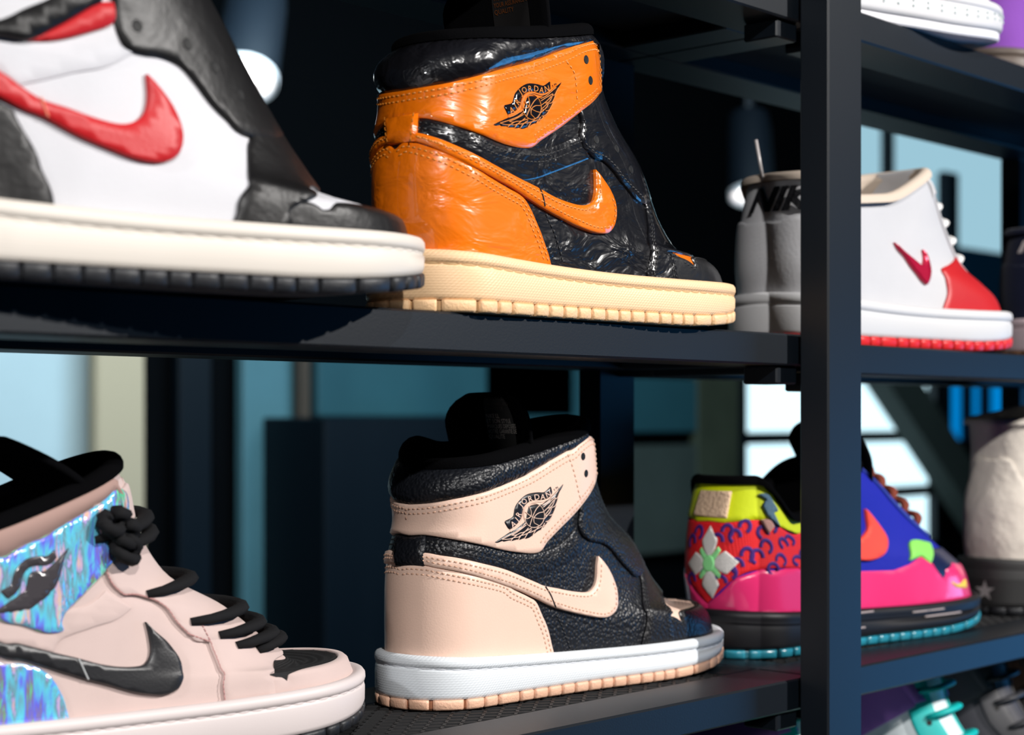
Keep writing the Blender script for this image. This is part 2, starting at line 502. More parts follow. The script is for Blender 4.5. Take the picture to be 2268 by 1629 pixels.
def build_sole(L, root, m_mid, m_out, lip=.003, groove=True, m_stitch=None, lugs=True, out_h=.0062, m_block=None, flare=.0, lift=.010, lug_pitch=.0118):
    L.len = float(L.F[0, 1])
    n = 200
    ph, X, nn = sole_ring(L, n)
    zt = X[:, 2] + lip; zb = toe_spring(X[:, 0], L, lift) + out_h
    g = (.0047 if groove else .0060)
    prof = [(.0035 + flare, 0, 0.0), (.0052 + flare, 0, .0006), (.0060 + flare, 0, .0030), (.0061 + flare * .6, .5, 0), (.0058, 1, -.0092), (.0056, 1, -.0082), (g, 1, -.0078), (g, 1, -.0069),
            (.0059, 1, -.0064), (.0064, 1, -.0045), (.0062, 1, -.0022), (.0050, 1, -.0006), (.0030, 1, 0), (.0006, 1, -.0004), (-.004, 1, -.003)]
    V = []; UV = []; F = []
    d = np.r_[0, np.cumsum(np.hypot(*np.diff(X[:, :2], axis=0).T))]
    for o, t, dz in prof:
        z = zb + (zt - zb) * t + dz
        for i in range(n):
            V.append((X[i, 0] + nn[i, 0] * o, X[i, 1] + nn[i, 1] * o, z[i])); UV.append((d[i], z[i]))
    for k in range(len(prof) - 1):
        for i in range(n):
            j = (i + 1) % n
            F.append((k*n + i, k*n + j, k*n + n + j, k*n + n + i))
    mid = mesh('midsole', V, F, m_mid, root, True, UV)
    if groove and m_stitch is not None:      # thread lying in the groove
        SV_ = []; SF = []
        s = 0.0; tot = d[-1] + np.hypot(*(X[0, :2] - X[-1, :2])); pitch = .0085
        dd = np.r_[d, tot]; XX = np.vstack([X[:, :2], X[:1, :2]]); NN = np.vstack([nn, nn[:1]]); ZZ = np.r_[zt, zt[:1]]
        for q in np.arange(0, tot - pitch, pitch):
            k = len(SV_)
            for u in (0.04, .35, .65, .96):
                a = q + u * pitch
                x = np.interp(a, dd, XX[:, 0]); y = np.interp(a, dd, XX[:, 1]); nx = np.interp(a, dd, NN[:, 0]); ny = np.interp(a, dd, NN[:, 1]); z = np.interp(a, dd, ZZ) - .00735
                oo = .0056 if .1 < u < .9 else .0048
                for dz in (-.0006, 0.0, .0006): SV_.append((x + nx * (oo if dz == 0 else oo - .0005), y + ny * (oo if dz == 0 else oo - .0005), z + dz))
            for a in range(3):
                for b in range(2): SF.append((k + a*3 + b, k + a*3 + 3 + b, k + a*3 + 4 + b, k + a*3 + b + 1))
        mesh('sole_stitching', SV_, SF, m_stitch, mid, True, None, 'stuff')
    # outsole slab
    V = []; F = []
    zl = toe_spring(X[:, 0], L, lift)
    for o, dz in ((.0030, out_h + .0004), (.0036, out_h - .001), (.0036, .0012), (.0026, 0.0), (-.02, 0.0)):
        for i in range(n): V.append((X[i, 0] + nn[i, 0] * o, X[i, 1] + nn[i, 1] * o, zl[i] + dz))
    for k in range(4):
        for i in range(n):
            j = (i + 1) % n
            F.append((k*n + j, k*n + i, k*n + n + i, k*n + n + j))
    F.append(tuple(range(4 * n, 5 * n)))
    out = mesh('outsole', V, F, m_out, root, False)
    if lugs:
        tot = d[-1] + np.hypot(*(X[0, :2] - X[-1, :2]))
        dd = np.r_[d, tot]; XX = np.vstack([X[:, :2], X[:1, :2]]); NN = np.vstack([nn, nn[:1]]); ZL = np.r_[zl, zl[:1]]
        rnd = random.Random(7); q = 0.0
        while q < tot - .004:
            w = lug_pitch * (1.6 if rnd.random() < .14 else rnd.uniform(.86, 1.08)); w = min(w, tot - q)
            V = []
            for u in (.07, .16, .5, .84, .93):
                a = q + u * w
                x, y = np.interp(a, dd, XX[:, 0]), np.interp(a, dd, XX[:, 1]); nx, ny = np.interp(a, dd, NN[:, 0]), np.interp(a, dd, NN[:, 1]); z = np.interp(a, dd, ZL)
                e = .0008 if u in (.07, .93) else 0
                for o, dz in ((.0020, out_h + .0002), (.0060 - e, out_h + .0002), (.0063 - e, out_h - .0014), (.0061 - e, .0014), (.0050 - e, .0002), (.0020, .0002)):
                    V.append((x + nx * o, y + ny * o, z + dz))
            F = []
            for k in range(4):
                for j in range(5): F.append((k*6 + j, k*6 + 6 + j, k*6 + 7 + j, k*6 + j + 1))
            F += [(0, 1, 2, 3, 4, 5), tuple(24 + i for i in (5, 4, 3, 2, 1, 0))]
            mesh('tread_block', V, F, m_block or m_out, out, True)
            q += w
    return mid, out

def build_upper(L, root, m, name='upper', nphi=150, nv=60, v1=1.0):
    ph = np.linspace(-math.pi, math.pi, nphi, endpoint=False); vv = np.linspace(0, v1, nv)
    P, Q = np.meshgrid(ph, vv); X = L.P(P, Q)
    V = X.reshape(-1, 3); F = []
    for k in range(nv - 1):
        for i in range(nphi):
            j = (i + 1) % nphi
            F.append((k*nphi + i, k*nphi + j, k*nphi + nphi + j, k*nphi + nphi + i))
    return mesh(name, V, F, m, root, True)

def build_lining(L, root, m, roll=.0060, v0=.35, name='collar_lining', out=.0032, nphi=120):
    """padded rim of the opening that rolls over and runs down inside"""
    ph = np.linspace(-math.pi, math.pi, nphi, endpoint=False)
    rings = []
    X = L.S(ph, np.ones(nphi)); N = L.N(ph, np.full(nphi, .99)); N[:, 2] *= .2; N /= np.linalg.norm(N, axis=1)[:, None]
    for a in np.linspace(-.2, math.pi + .1, 9):
        rings.append(X + N * (out - roll + roll * math.cos(a))[..., None] if False else X + N * (out - roll + roll * math.cos(a)) + np.array([0, 0, roll * math.sin(a)]))
    for v in np.linspace(.92, v0, 8):
        rings.append(L.P(ph, np.full(nphi, v), np.full(nphi, -.0045)))
    V = np.vstack(rings); F = []
    for k in range(len(rings) - 1):
        for i in range(nphi):
            j = (i + 1) % nphi
            F.append((k*nphi + i, k*nphi + j, k*nphi + nphi + j, k*nphi + nphi + i))
    F.append(tuple(range((len(rings) - 1) * nphi, len(rings) * nphi)))
    return mesh(name, V, F, m, root, True)

def build_tongue(root, path, hw, m, thick=.007, bow=6.0, name='tongue', m_tag=None, lines=None, m_text=None, shift=0.0):
    """curved padded slab leaning in the opening; path = centre line (x, z), hw = half widths"""
    path = np.array(path, float); n = 22
    s = np.r_[0, np.cumsum(np.hypot(*np.diff(path, axis=0).T))]; q = np.linspace(0, s[-1], n)
    cx = pch(s, path[:, 0], q); cz = pch(s, path[:, 1], q); w = pch(s, hw, q)
    tx, tz = np.gradient(cx), np.gradient(cz); l = np.hypot(tx, tz); nx, nz = tz / l, -tx / l     # front-facing normal
    def pt(i, u, side):
        wi = w[i]
        e_ = max(0, (q[i] - (s[-1] - .022)) / .022); top = math.sqrt(max(0.0, 1 - e_ * e_ * .75))
        y = u * wi * top
        b = -bow * y * y
        t = thick * .5 * (1 - .55 * abs(u)**4)
        return (cx[i] + b + nx[i] * t * side, y + shift * q[i] / s[-1], cz[i] + nz[i] * t * side - .25 * abs(b) * 0)
    us = np.linspace(-1, 1, 15); V = []; F = []
    for side in (-1, 1):
        for i in range(n):
            for u in us: V.append(pt(i, u, side))
    m_ = len(us); off = n * m_
    for i in range(n - 1):
        for k in range(m_ - 1):
            F.append((i*m_ + k, i*m_ + k + 1, i*m_ + m_ + k + 1, i*m_ + m_ + k))
            F.append((off + i*m_ + k, off + i*m_ + m_ + k, off + i*m_ + m_ + k + 1, off + i*m_ + k + 1))
    rim = [(0, k) for k in range(m_)] + [(i, m_ - 1) for i in range(1, n)] + [(n - 1, k) for k in range(m_ - 2, -1, -1)] + [(i, 0) for i in range(n - 2, 0, -1)]
    R = [i * m_ + k for i, k in rim]
    for a, b in zip(R, R[1:] + R[:1]): F.append((a, off + a, off + b, b))
    o = mesh(name, V, F, m, root, True)
    if m_tag is not None:
        def tagp(a, b, lift):     # a across (-1..1), b along (0 low .. 1 top) on the heel-facing side
            i = b * (n - 1); i0 = int(min(i, n - 2)); fr = i - i0
            p = np.array(pt(i0, a, -1)) * (1 - fr) + np.array(pt(i0 + 1, a, -1)) * fr
            return p + np.array((-nx[i0], 0, -nz[i0])) * lift
        TV = []; TF = []; A = np.linspace(-.62, .12, 8); Bv = np.linspace(.40, .97, 14)
        for b in Bv:
            for a in A: TV.append(tagp(a, b, .0008))
        for i in range(13):
            for k in range(7): TF.append((i*8 + k, i*8 + 8 + k, i*8 + 9 + k, i*8 + k + 1))
        tg = mesh('tongue_label', TV, TF, m_tag, o, True)
        for t, b, size, *dim in lines or []:
            tv, tf = text_mesh(t)
            if not tv: continue
            xs = [p[0] for p in tv]; wd = max(xs) - min(xs)
            fit = min(size, .030 / max(wd, 1e-6))
            W = []
            for x, y in tv:
                a = .08 - (x - min(xs)) * fit / .040 if False else -.58 + (x - min(xs)) * fit / .040
                W.append(tagp(-a - .5, b + y * size / s[-1], .0012))
            mesh('label_text', W, tf, mat('faint_label_print', (.12, .10, .09), .7, .2) if dim else m_text, o, False)
    return o

_TXT = {}
def text_mesh(t, bold=0.0):
    """outline-font text as flat vertices/faces (unit size)"""
    if (t, bold) in _TXT: return _TXT[(t, bold)]
    cu = bpy.data.curves.new('txt', 'FONT'); cu.body = t; cu.size = 1.0; cu.resolution_u = 2; cu.offset = bold
    ob = bpy.data.objects.new('txt', cu); COL.objects.link(ob)
    dg = bpy.context.evaluated_depsgraph_get(); me = ob.evaluated_get(dg).to_mesh()
    v = [(p.co.x, p.co.y) for p in me.vertices]; f = [tuple(p.vertices) for p in me.polygons]
    ob.evaluated_get(dg).to_mesh_clear(); bpy.data.objects.remove(ob); bpy.data.curves.remove(cu)
    _TXT[(t, bold)] = (v, f)
    return v, f

# winged ball badge, drawn in its own flat frame (unit 1/1000) and laid on the ankle strap
def wings(L, cf, parent, h, m_ink, m_line, lines=True):
    cf = np.array(cf)
    def mapuv(p):
        p = np.asarray(p, float) / 1000.0; X, Y = p[:, 0], p[:, 1]
        A = np.stack([np.ones_like(X), X, Y, X*X, X*Y, Y*Y], 1)
        return np.c_[A @ cf[0], A @ cf[1]]
    banner = [(258,968),(275,932),(400,868),(432,800),(455,700),(510,605),(600,505),(700,442),(850,415),(960,415),(1010,393),(1100,300),(1142,440),(1062,528),(950,566),(820,570),(715,602),(640,670),(598,760),(575,860),(545,925),(480,1005),(365,1085)]
    wing = [(98,1314),(240,1215),(380,1118),(470,1062),(560,990),(640,930),(700,700),(800,640),(900,640),(950,632),(1000,592),(1100,510),(1155,455),(1240,360),(1350,238),(1300,362),(1278,400),(1252,500),(1235,560),(1207,660),(1190,722),(1150,812),(1130,862),(1090,917),(1040,962),(1020,1002),(962,1055),(930,1082),(880,1112),(830,1152),(780,1192),(730,1232),(662,1254),(640,1240),(560,1272),(530,1262),(420,1290),(395,1278),(270,1304),(255,1290),(160,1324)]
    b = panel(L, mapuv(banner), h, 'winged_badge', m_ink, parent, res=.003, rim=.0002, step=.0012)
    panel(L, mapuv(wing), h, 'badge_wing', m_ink, parent, res=.003, rim=.0002, step=.0012)
    if not lines: return
    el = lambda cx, cy, rx, ry, n=40: [(cx + rx*math.cos(2*math.pi*i/n), cy + ry*math.sin(2*math.pi*i/n)) for i in range(n + 1)]
    S_ = [el(800, 830, 184, 212),
          [(905,650),(840,720),(780,830),(745,930),(720,1022)], [(640,770),(700,820),(790,865),(880,885),(972,885)],
          [(710,668),(745,760),(740,840),(690,885),(622,885)], [(984,765),(880,790),(815,840),(790,900),(800,960),(890,1008)],
          [(365,1092),(480,1020),(560,935),(592,830),(615,740),(660,670),(720,622),(820,592),(950,590),(1060,545),(1142,452)],
          [(380,1120),(480,1060),(570,985),(625,925)], [(950,655),(1060,580),(1160,470),(1235,385)],
          [(235,1256),(400,1165),(560,1060),(650,965)], [(400,1188),(520,1110),(655,1000)],
          [(228,1258),(330,1256),(395,1246),(450,1226),(530,1216),(560,1192),(640,1170),(700,1140),(780,1112),(850,1072),(940,1020)],
          [(400,1182),(480,1180),(560,1142),(610,1130),(690,1088),(760,1050)],
          [(395,1282),(440,1230),(500,1178)], [(530,1266),(570,1195),(640,1120),(700,1050)], [(640,1244),(690,1150),(760,1080)], [(780,1194),(830,1090),(880,1040)], [(930,1082),(960,1020),(990,960)],
          [(965,690),(1060,610),(1180,512)], [(985,752),(1080,660),(1160,560)], [(990,820),(1070,730),(1110,670)], [(985,885),(1050,810),(1080,770)],
          [(1285,378),(1262,430),(1225,520),(1180,535)], [(1242,520),(1215,600),(1178,664),(1120,690)], [(1195,680),(1165,750),(1132,808),(1070,828)], [(1140,810),(1105,870),(1060,918),(1000,938)], [(1050,925),(1020,985),(970,1020)],
          [(1190,512),(1160,600),(1120,668),(1050,706)], [(1120,690),(1085,770),(1050,810),(995,838)]]
    V = []; 
    for i, p in enumerate(S_):
        uv = mapuv(p) if i == 0 else smooth_path(mapuv(p), .0012)
        strip(L, uv, .00042, h + .0001, 'badge_line', m_line, b, .00025)
    for ch, x, y, r, sz in (('A',420,988,36,118),('I',488,908,44,118),('R',520,818,58,112),('J',560,660,44,118),('O',622,585,36,112),('R',735,535,16,116),('D',850,505,10,116),('A',955,503,6,116),('N',1055,455,24,116)):
        tv, tf = text_mesh(ch); tv = np.array(tv); c = (tv.max(0) + tv.min(0)) / 2
        q = (tv - c) * sz * 1.28; a = math.radians(r)
        q = np.c_[x + q[:, 0]*math.cos(a)*.92 - q[:, 1]*math.sin(a), y - (q[:, 0]*math.sin(a)*.92 + q[:, 1]*math.cos(a))]
        uv = mapuv(q); X = L.P(uv[:, 0], uv[:, 1], np.full(len(uv), h + .0003))
        mesh('badge_letter', X, tf, m_line, b, False)
    for ch, x, y in (('T',1172,378), ('M',1215,338)):
        tv, tf = text_mesh(ch); tv = np.array(tv); c = (tv.max(0) + tv.min(0)) / 2
        q = (tv - c) * 62; a = math.radians(30)
        q = np.c_[x + q[:, 0]*math.cos(a) - q[:, 1]*math.sin(a), y - (q[:, 0]*math.sin(a) + q[:, 1]*math.cos(a))]
        uv = mapuv(q); X = L.P(uv[:, 0], uv[:, 1], np.full(len(uv), h))
        mesh('badge_letter', X, tf, m_ink, b, False)

def eyelets(L, pts, h, m, parent, r=.0021, name='eyelet'):
    for p, v in pts:
        X = L.P(p, v, h); N = L.N(p, v)
        q = Vector(N).to_track_quat('Z', 'Y').to_matrix()
        vs = []; n = 14
        for rr, z in ((r * 1.2, .0), (r * 1.1, .0002), (r, .0001), (r * .8, .00005), (0.0001, .00005)):
            for k in range(n): vs.append(np.array(X) + np.array(q @ Vector((rr * math.cos(2*math.pi*k/n), rr * math.sin(2*math.pi*k/n), z))))
        f = [(a*n + k, a*n + (k + 1) % n, a*n + n + (k + 1) % n, a*n + n + k) for a in range(4) for k in range(n)]
        mesh(name, vs, f, m, parent, True)

def throat(L, v0, v1, y=.014, n=8, sgn=1):
    out = []
    for v in np.linspace(v0, v1, n):
        p = np.linspace(1.5, math.pi, 200); yy = -L.S(p, np.full(200, v))[:, 1]
        k = np.where(yy > y)[0]
        out.append((float(p[k[-1]]) if len(k) else 2.8, float(v)))
    return out

# panel outlines of the basketball sneakers in shoe-surface coordinates (phi, v)
PATTERN = {
 'pink': {
  'counter_edge': [(-0.397,0.433),(-0.191,0.473),(-0.056,0.494),(0.095,0.508),(0.285,0.506),(0.369,0.498),(0.593,0.474),(0.824,0.446),(1.032,0.416),(1.094,0.387),(1.204,0.349),(1.254,0.313),(1.246,0.2),(1.244,0.077),(1.256,0.008)],
  'swoosh_up': [(-0.428,0.499),(-0.194,0.532),(-0.09,0.552),(0.095,0.566),(0.278,0.571),(0.429,0.559),(0.602,0.544),(0.84,0.51),(1.056,0.476),(1.267,0.426),(1.343,0.405),(1.446,0.391),(1.534,0.379),(1.626,0.372),(1.681,0.376),(1.739,0.398),(1.793,0.427),(1.855,0.469),(1.91,0.498)],
  'swoosh_lo': [(1.941,0.467),(1.947,0.433),(1.925,0.392),(1.872,0.339),(1.793,0.269),(1.707,0.208),(1.648,0.181),(1.601,0.184),(1.538,0.212),(1.453,0.254),(1.364,0.294),(1.3,0.324),(1.23,0.352),(1.096,0.391),(0.911,0.429),(0.693,0.463),(0.53,0.483),(0.363,0.498),(0.282,0.507),(0.095,0.51),(-0.06,0.495),(-0.196,0.476),(-0.405,0.441)],
  'band_up': [(-0.431,0.586),(-0.156,0.624),(-0.058,0.64),(0.239,0.651),(0.472,0.638),(0.663,0.617),(0.859,0.593),(1.095,0.555),(1.171,0.542),(1.367,0.531),(1.585,0.549),(1.86,0.611)],
  'band_lo': [(1.843,0.536),(1.675,0.496),(1.506,0.47),(1.311,0.43)],
  'tab': [(-0.144,0.633),(0.246,0.651),(0.276,0.506),(-0.056,0.494)],
  'strap_up': [(-0.392,0.806),(0.254,0.831),(0.627,0.85),(1.018,0.862),(1.426,0.882),(1.72,0.913),(1.939,0.932),(2.014,0.93),(2.155,0.954),(2.379,0.961),(2.598,0.938),(2.613,0.888),(2.564,0.859),(2.606,0.769)],
  'strap_lo': [(2.362,0.74),(2.044,0.695),(1.768,0.643),(1.536,0.584),(1.383,0.536),(1.235,0.543),(1.086,0.564),(0.914,0.588),(0.471,0.64),(0.237,0.654),(-0.061,0.643),(-0.161,0.627),(-0.349,0.599)],
  'strap_tab': [(1.935,0.922),(1.982,0.845),(2.012,0.78),(2.021,0.726)],
  'strap_eyelets': [(2.153,0.874),(2.18,0.802)],
  'eyestay': [(2.005,0.686),(1.939,0.642),(1.905,0.61),(1.892,0.58),(1.936,0.555),(2.04,0.54),(2.095,0.518),(2.128,0.484),(2.19,0.451),(2.299,0.428)],
  'eyelets': [(2.056,0.618),(2.29,0.587),(2.305,0.535)],
  'seam': [(2.723,0.514),(2.56,0.479),(2.346,0.427),(2.039,0.29),(1.818,0.047),(1.799,0.0)],
  'seam2': [(2.491,0.339),(2.271,0.265),(2.065,0.135),(2.028,0.04),(2.02,0.0)],
  'toepatch': [(2.526,0.34),(3.092,0.167),(2.894,0.17),(2.584,0.179),(2.308,0.189),(2.202,0.18),(2.133,0.134),(2.119,0.096),(2.072,0.134),(2.271,0.265)],
  'cut': [(1.342,0.403),(1.362,0.358),(1.364,0.294)],
  'cut2': [(1.353,0.233),(1.346,0.131),(1.353,0.069),(1.373,0.008)],
 },
 'orange': {
  'counter_edge': [(-0.412,0.491),(-0.173,0.512),(-0.069,0.525),(0.087,0.528),(0.209,0.521),(0.302,0.505),(0.472,0.473),(0.638,0.435),(0.822,0.401),(0.822,0.402),(0.984,0.375),(1.082,0.36),(1.123,0.341),(1.151,0.295),(1.156,0.212),(1.158,0.119),(1.163,0.051)],
  'swoosh_up': [(-0.39,0.524),(-0.189,0.543),(-0.083,0.56),(0.099,0.568),(0.222,0.566),(0.388,0.54),(0.558,0.504),(0.732,0.471),(0.929,0.444),(1.105,0.422),(1.235,0.407),(1.355,0.387),(1.477,0.379),(1.574,0.383),(1.654,0.402),(1.705,0.431),(1.737,0.459),(1.767,0.493)],
  'swoosh_lo': [(1.805,0.474),(1.845,0.45),(1.857,0.419),(1.83,0.385),(1.778,0.345),(1.716,0.308),(1.643,0.274),(1.56,0.262),(1.471,0.278),(1.37,0.304),(1.231,0.332),(1.159,0.348),(1.02,0.378),(0.823,0.405),(0.655,0.429),(0.473,0.471),(0.243,0.52),(0.086,0.532),(-0.071,0.529),(-0.176,0.516),(-0.378,0.493)],
  'band_up': [(-0.428,0.599),(-0.257,0.615),(-0.155,0.632),(0.039,0.643),(0.217,0.641),(0.378,0.624),(0.563,0.6),(0.749,0.576),(0.673,0.582),(0.828,0.554),(1.034,0.532),(1.186,0.529),(1.337,0.533),(1.504,0.555),(1.644,0.578),(1.764,0.595)],
  'band_lo': [(1.762,0.523),(1.557,0.492),(1.401,0.466),(1.234,0.435)],
  'tab': [(-0.17,0.648),(0.214,0.651),(0.218,0.525),(-0.058,0.523)],
  'strap_up': [(-0.484,0.776),(-0.11,0.764),(0.226,0.777),(0.474,0.789),(0.696,0.81),(1.031,0.845),(1.417,0.876),(1.804,0.92),(2.053,0.951),(2.323,0.957),(2.489,0.936),(2.506,0.895),(2.436,0.819),(2.354,0.749)],
  'strap_lo': [(2.21,0.727),(1.848,0.674),(1.565,0.615),(1.364,0.568),(1.226,0.532),(1.034,0.532),(0.828,0.554),(0.564,0.592),(0.38,0.619),(0.22,0.634),(0.013,0.643),(-0.176,0.635),(-0.3,0.62)],
  'strap_tab': [(1.8,0.864),(1.885,0.812),(1.882,0.757),(1.84,0.706)],
  'strap_eyelets': [(2.066,0.86),(2.097,0.783)],
  'eyestay': [(1.849,0.656),(1.763,0.599),(1.735,0.556),(1.799,0.528),(1.893,0.519),(1.971,0.495),(2.048,0.468),(2.244,0.438)],
  'eyelets': [(1.899,0.585),(2.112,0.562),(2.189,0.506)],
  'seam': [(2.418,0.499),(2.355,0.47),(2.291,0.434),(2.171,0.381),(1.989,0.289),(1.781,0.082),(1.739,0.013)],
  'seam2': [(2.07,0.209),(1.957,0.073),(1.948,0.0)],
  'toepatch': [(2.347,0.274),(2.53,0.39),(2.164,0.184),(2.058,0.105),(2.043,0.125),(2.048,0.165)],
  'cut': [(1.233,0.41),(1.245,0.377),(1.242,0.337)],
  'cut2': [(1.27,0.316),(1.269,0.234),(1.257,0.142),(1.251,0.046)],
 },
 'white': {
  'counter_edge': [(1.172,0.362),(1.216,0.351),(1.232,0.262),(1.208,0.135),(1.227,0.041)],
  'swoosh_up': [(1.213,0.444),(1.267,0.421),(1.334,0.394),(1.427,0.384),(1.517,0.372),(1.606,0.369),(1.678,0.386),(1.739,0.414),(1.794,0.451),(1.841,0.492)],
  'swoosh_lo': [(1.865,0.47),(1.88,0.436),(1.864,0.392),(1.833,0.356),(1.789,0.321),(1.726,0.284),(1.653,0.257),(1.584,0.257),(1.513,0.284),(1.427,0.31),(1.326,0.344),(1.251,0.356),(1.177,0.374)],
  'eyestay': [(1.835,0.636),(1.808,0.607),(1.791,0.584),(1.786,0.552),(1.802,0.537),(1.88,0.531),(1.971,0.531),(2.051,0.519),(2.09,0.49),(2.112,0.461),(2.155,0.436),(2.256,0.409)],
  'eyelets': [(1.898,0.586),(2.149,0.563),(2.267,0.526),(2.361,0.485)],
  'seam': [(2.679,0.506),(2.47,0.469),(2.256,0.409),(2.124,0.345),(1.823,0.132),(1.766,0.037),(1.74,0.0)],
  'seam2': [(2.458,0.303),(1.991,0.092),(1.951,0.029),(1.93,0.0)],
  'toepatch': [(2.479,0.308),(2.655,0.328),(2.33,0.158),(2.342,0.118),(2.214,0.142),(2.158,0.118),(2.114,0.08),(2.088,0.073),(2.076,0.114),(2.138,0.184)],
  'red': [(1.37,0.525),(1.514,0.564),(1.686,0.612),(1.763,0.629),(1.827,0.631),(1.787,0.588),(1.645,0.56),(1.492,0.535)],
  'strap_lo': [(1.265,0.524),(1.37,0.525),(1.514,0.564),(1.686,0.612),(1.763,0.629)],
  'strap_w': [(1.289,0.567),(1.4,0.598),(1.512,0.624)],
  'cut': [(1.329,0.396),(1.329,0.37),(1.331,0.347)],
  'fold': [(1.246,0.494),(1.379,0.494),(1.565,0.522),(1.766,0.573)],
 },
 'holo': {
  'swoosh_up': [(0.978,0.418),(1.072,0.412),(1.156,0.395),(1.236,0.377),(1.337,0.355),(1.43,0.327),(1.521,0.313),(1.606,0.318),(1.655,0.341),(1.697,0.374),(1.759,0.432),(1.83,0.488)],
  'swoosh_lo': [(1.83,0.46),(1.843,0.432),(1.834,0.39),(1.816,0.342),(1.744,0.241),(1.67,0.14),(1.62,0.081),(1.571,0.063),(1.525,0.07),(1.459,0.105),(1.385,0.175),(1.318,0.226),(1.259,0.27),(1.168,0.312),(1.065,0.344),(0.959,0.359)],
  'counter_edge': [(0.952,0.331),(1.042,0.326),(1.125,0.312),(1.174,0.26),(1.182,0.15),(1.179,0.064),(1.181,0.022)],
  'strap_up': [(1.248,0.795),(1.397,0.816),(1.618,0.838),(1.854,0.87),(2.129,0.895),(2.386,0.922),(2.526,0.892),(2.547,0.848),(2.454,0.764),(2.34,0.734)],
  'strap_lo': [(2.07,0.692),(1.861,0.649),(1.658,0.597),(1.458,0.537),(1.365,0.49),(1.339,0.459),(1.239,0.452),(1.143,0.477),(1.023,0.498)],
  'strap_tab': [(2.028,0.888),(2.04,0.809),(2.021,0.739),(1.92,0.665)],
  'eyestay': [(2.057,0.714),(1.983,0.674),(1.942,0.618),(1.928,0.589),(2.019,0.586),(2.08,0.561),(2.07,0.533),(2.021,0.486),(2.018,0.449),(2.1,0.426)],
  'seam': [(2.198,0.489),(2.106,0.426),(2.026,0.358),(1.829,0.116),(1.786,0.0)],
  'toepatch': [(2.746,0.417),(3.142,0.169),(3.142,0.146),(2.99,0.158),(2.783,0.196),(2.752,0.272),(2.238,0.167),(2.099,0.051),(2.066,0.06),(2.359,0.305),(2.531,0.37)],
  'eyelets': [(2.255,0.817),(2.42,0.777),(2.509,0.673),(2.23,0.517),(2.344,0.482),(2.36,0.44),(2.541,0.419)],
  'cut': [(1.336,0.353),(1.335,0.298),(1.323,0.229)],
 },
}
LOWPAT = {
 'dunk': {
  'swoosh': [(1.548,0.565),(1.608,0.498),(1.678,0.439),(1.722,0.389),(1.761,0.4),(1.814,0.448),(1.842,0.502),(1.855,0.465),(1.827,0.393),(1.754,0.301),(1.687,0.231),(1.663,0.217),(1.638,0.267),(1.623,0.354),(1.604,0.447),(1.561,0.51)],
  'red': [(1.942,0.359),(1.901,0.297),(1.826,0.175),(1.758,0.077),(1.714,0.007)],
  'heel_line': [(-0.228,0.691),(0.032,0.649),(0.198,0.65),(0.42,0.685)],
  'heel_text': [(-0.165,0.939),(0.39,0.907),(0.412,0.755),(-0.096,0.747)],
  'foxing': [(-0.326,0.046),(-0.085,0.0),(0.184,0.0),(0.385,0.025)],
 },
 'airm': {
  'lime_lo': [(-0.234,0.693),(0.193,0.68),(0.387,0.694),(0.553,0.7),(0.814,0.715),(1.081,0.746)],
  'lime_up': [(1.15,0.94),(0.902,0.927),(0.688,0.882),(0.554,0.946),(0.362,0.951),(0.188,0.897),(-0.217,0.888)],
  'red_lo': [(-0.226,0.261),(0.044,0.204),(0.318,0.286),(0.569,0.347),(0.958,0.339)],
  'flower': [(0.025,0.42)],
  'flower2': [(0.95,0.351)],
  'tailbit': [(0.889,0.577),(1.06,0.61),(1.024,0.504),(0.875,0.509)],
  'swoosh': [(1.991,0.724),(1.973,0.588),(1.932,0.47),(1.841,0.388),(1.725,0.327),(1.601,0.306),(1.499,0.327),(1.436,0.352),(1.669,0.511),(1.833,0.572),(1.924,0.658)],
  'pink_up': [(1.445,0.247),(1.728,0.219),(1.88,0.241),(2.035,0.276),(2.078,0.225),(2.064,0.127),(2.142,0.172),(2.326,0.198),(2.589,0.162)],
  'green': [(2.12,0.379),(2.34,0.328),(2.055,0.223),(2.039,0.278),(1.906,0.265)],
  'toe_mark': [(2.124,0.078),(2.211,0.051),(2.367,0.064),(2.339,0.022),(2.174,0.039)],
  'curls': [(0.183,0.579),(0.258,0.502),(0.369,0.613),(0.457,0.531),(0.388,0.411),(0.584,0.469),(0.563,0.378),(0.766,0.554),(0.736,0.377),(0.17,0.283),(-0.124,0.268),(-0.171,0.551),(0.871,0.652),(0.257,0.302)],
 },
}

# ------------------------------------------------------------------ the room
M_DARKWALL = mat('dark_wall_paint', (.0012, .0016, .0022), .9, .05)
M_CEIL = mat('black_ceiling_paint', (.002, .0022, .0025), .9, .1)
M_FLOOR = mat('grey_floor', (.05, .055, .06), .5, .4, 'noise', 40, .1)
def quad(name, a, b, c, d, m, kind='structure', t=None):
    return tag(mesh(name, [a, b, c, d], [(0, 1, 2, 3)], m, None, False), kind=kind)
quad('floor', (-3, -3, -1.35), (7.5, -3, -1.35), (7.5, 3.2, -1.35), (-3, 3.2, -1.35), M_FLOOR)
quad('ceiling', (-3, 1.2, 1.65), (7.5, 1.2, 1.65), (7.5, 3.2, 1.65), (-3, 3.2, 1.65), M_CEIL)
YB = 2.9                                                        # the wall far behind the rack
tag(MB().box((-1.0, YB, -1.35), (7.4, YB + .1, 1.65)).build('wall_back', M_DARKWALL), kind='structure')
tag(MB().box((7.3, -3, -1.35), (7.4, YB, 1.65)).build('wall_right', M_DARKWALL), kind='structure')

def wall_piece(name, px0, px1, py0, py1, m, label=None, cat=None, proud=.05, kind='structure', depth=.03, y=None):
    y = (YB - proud) if y is None else y
    a = at(px0, py1, y); b = at(px1, py0, y)
    o = MB().box((a[0], y, min(a[2], b[2])), (b[0], y + depth, max(a[2], b[2])), .004).build(name, m)
    if label: tag(o, label, cat)
    else: tag(o, kind=kind)
    return o

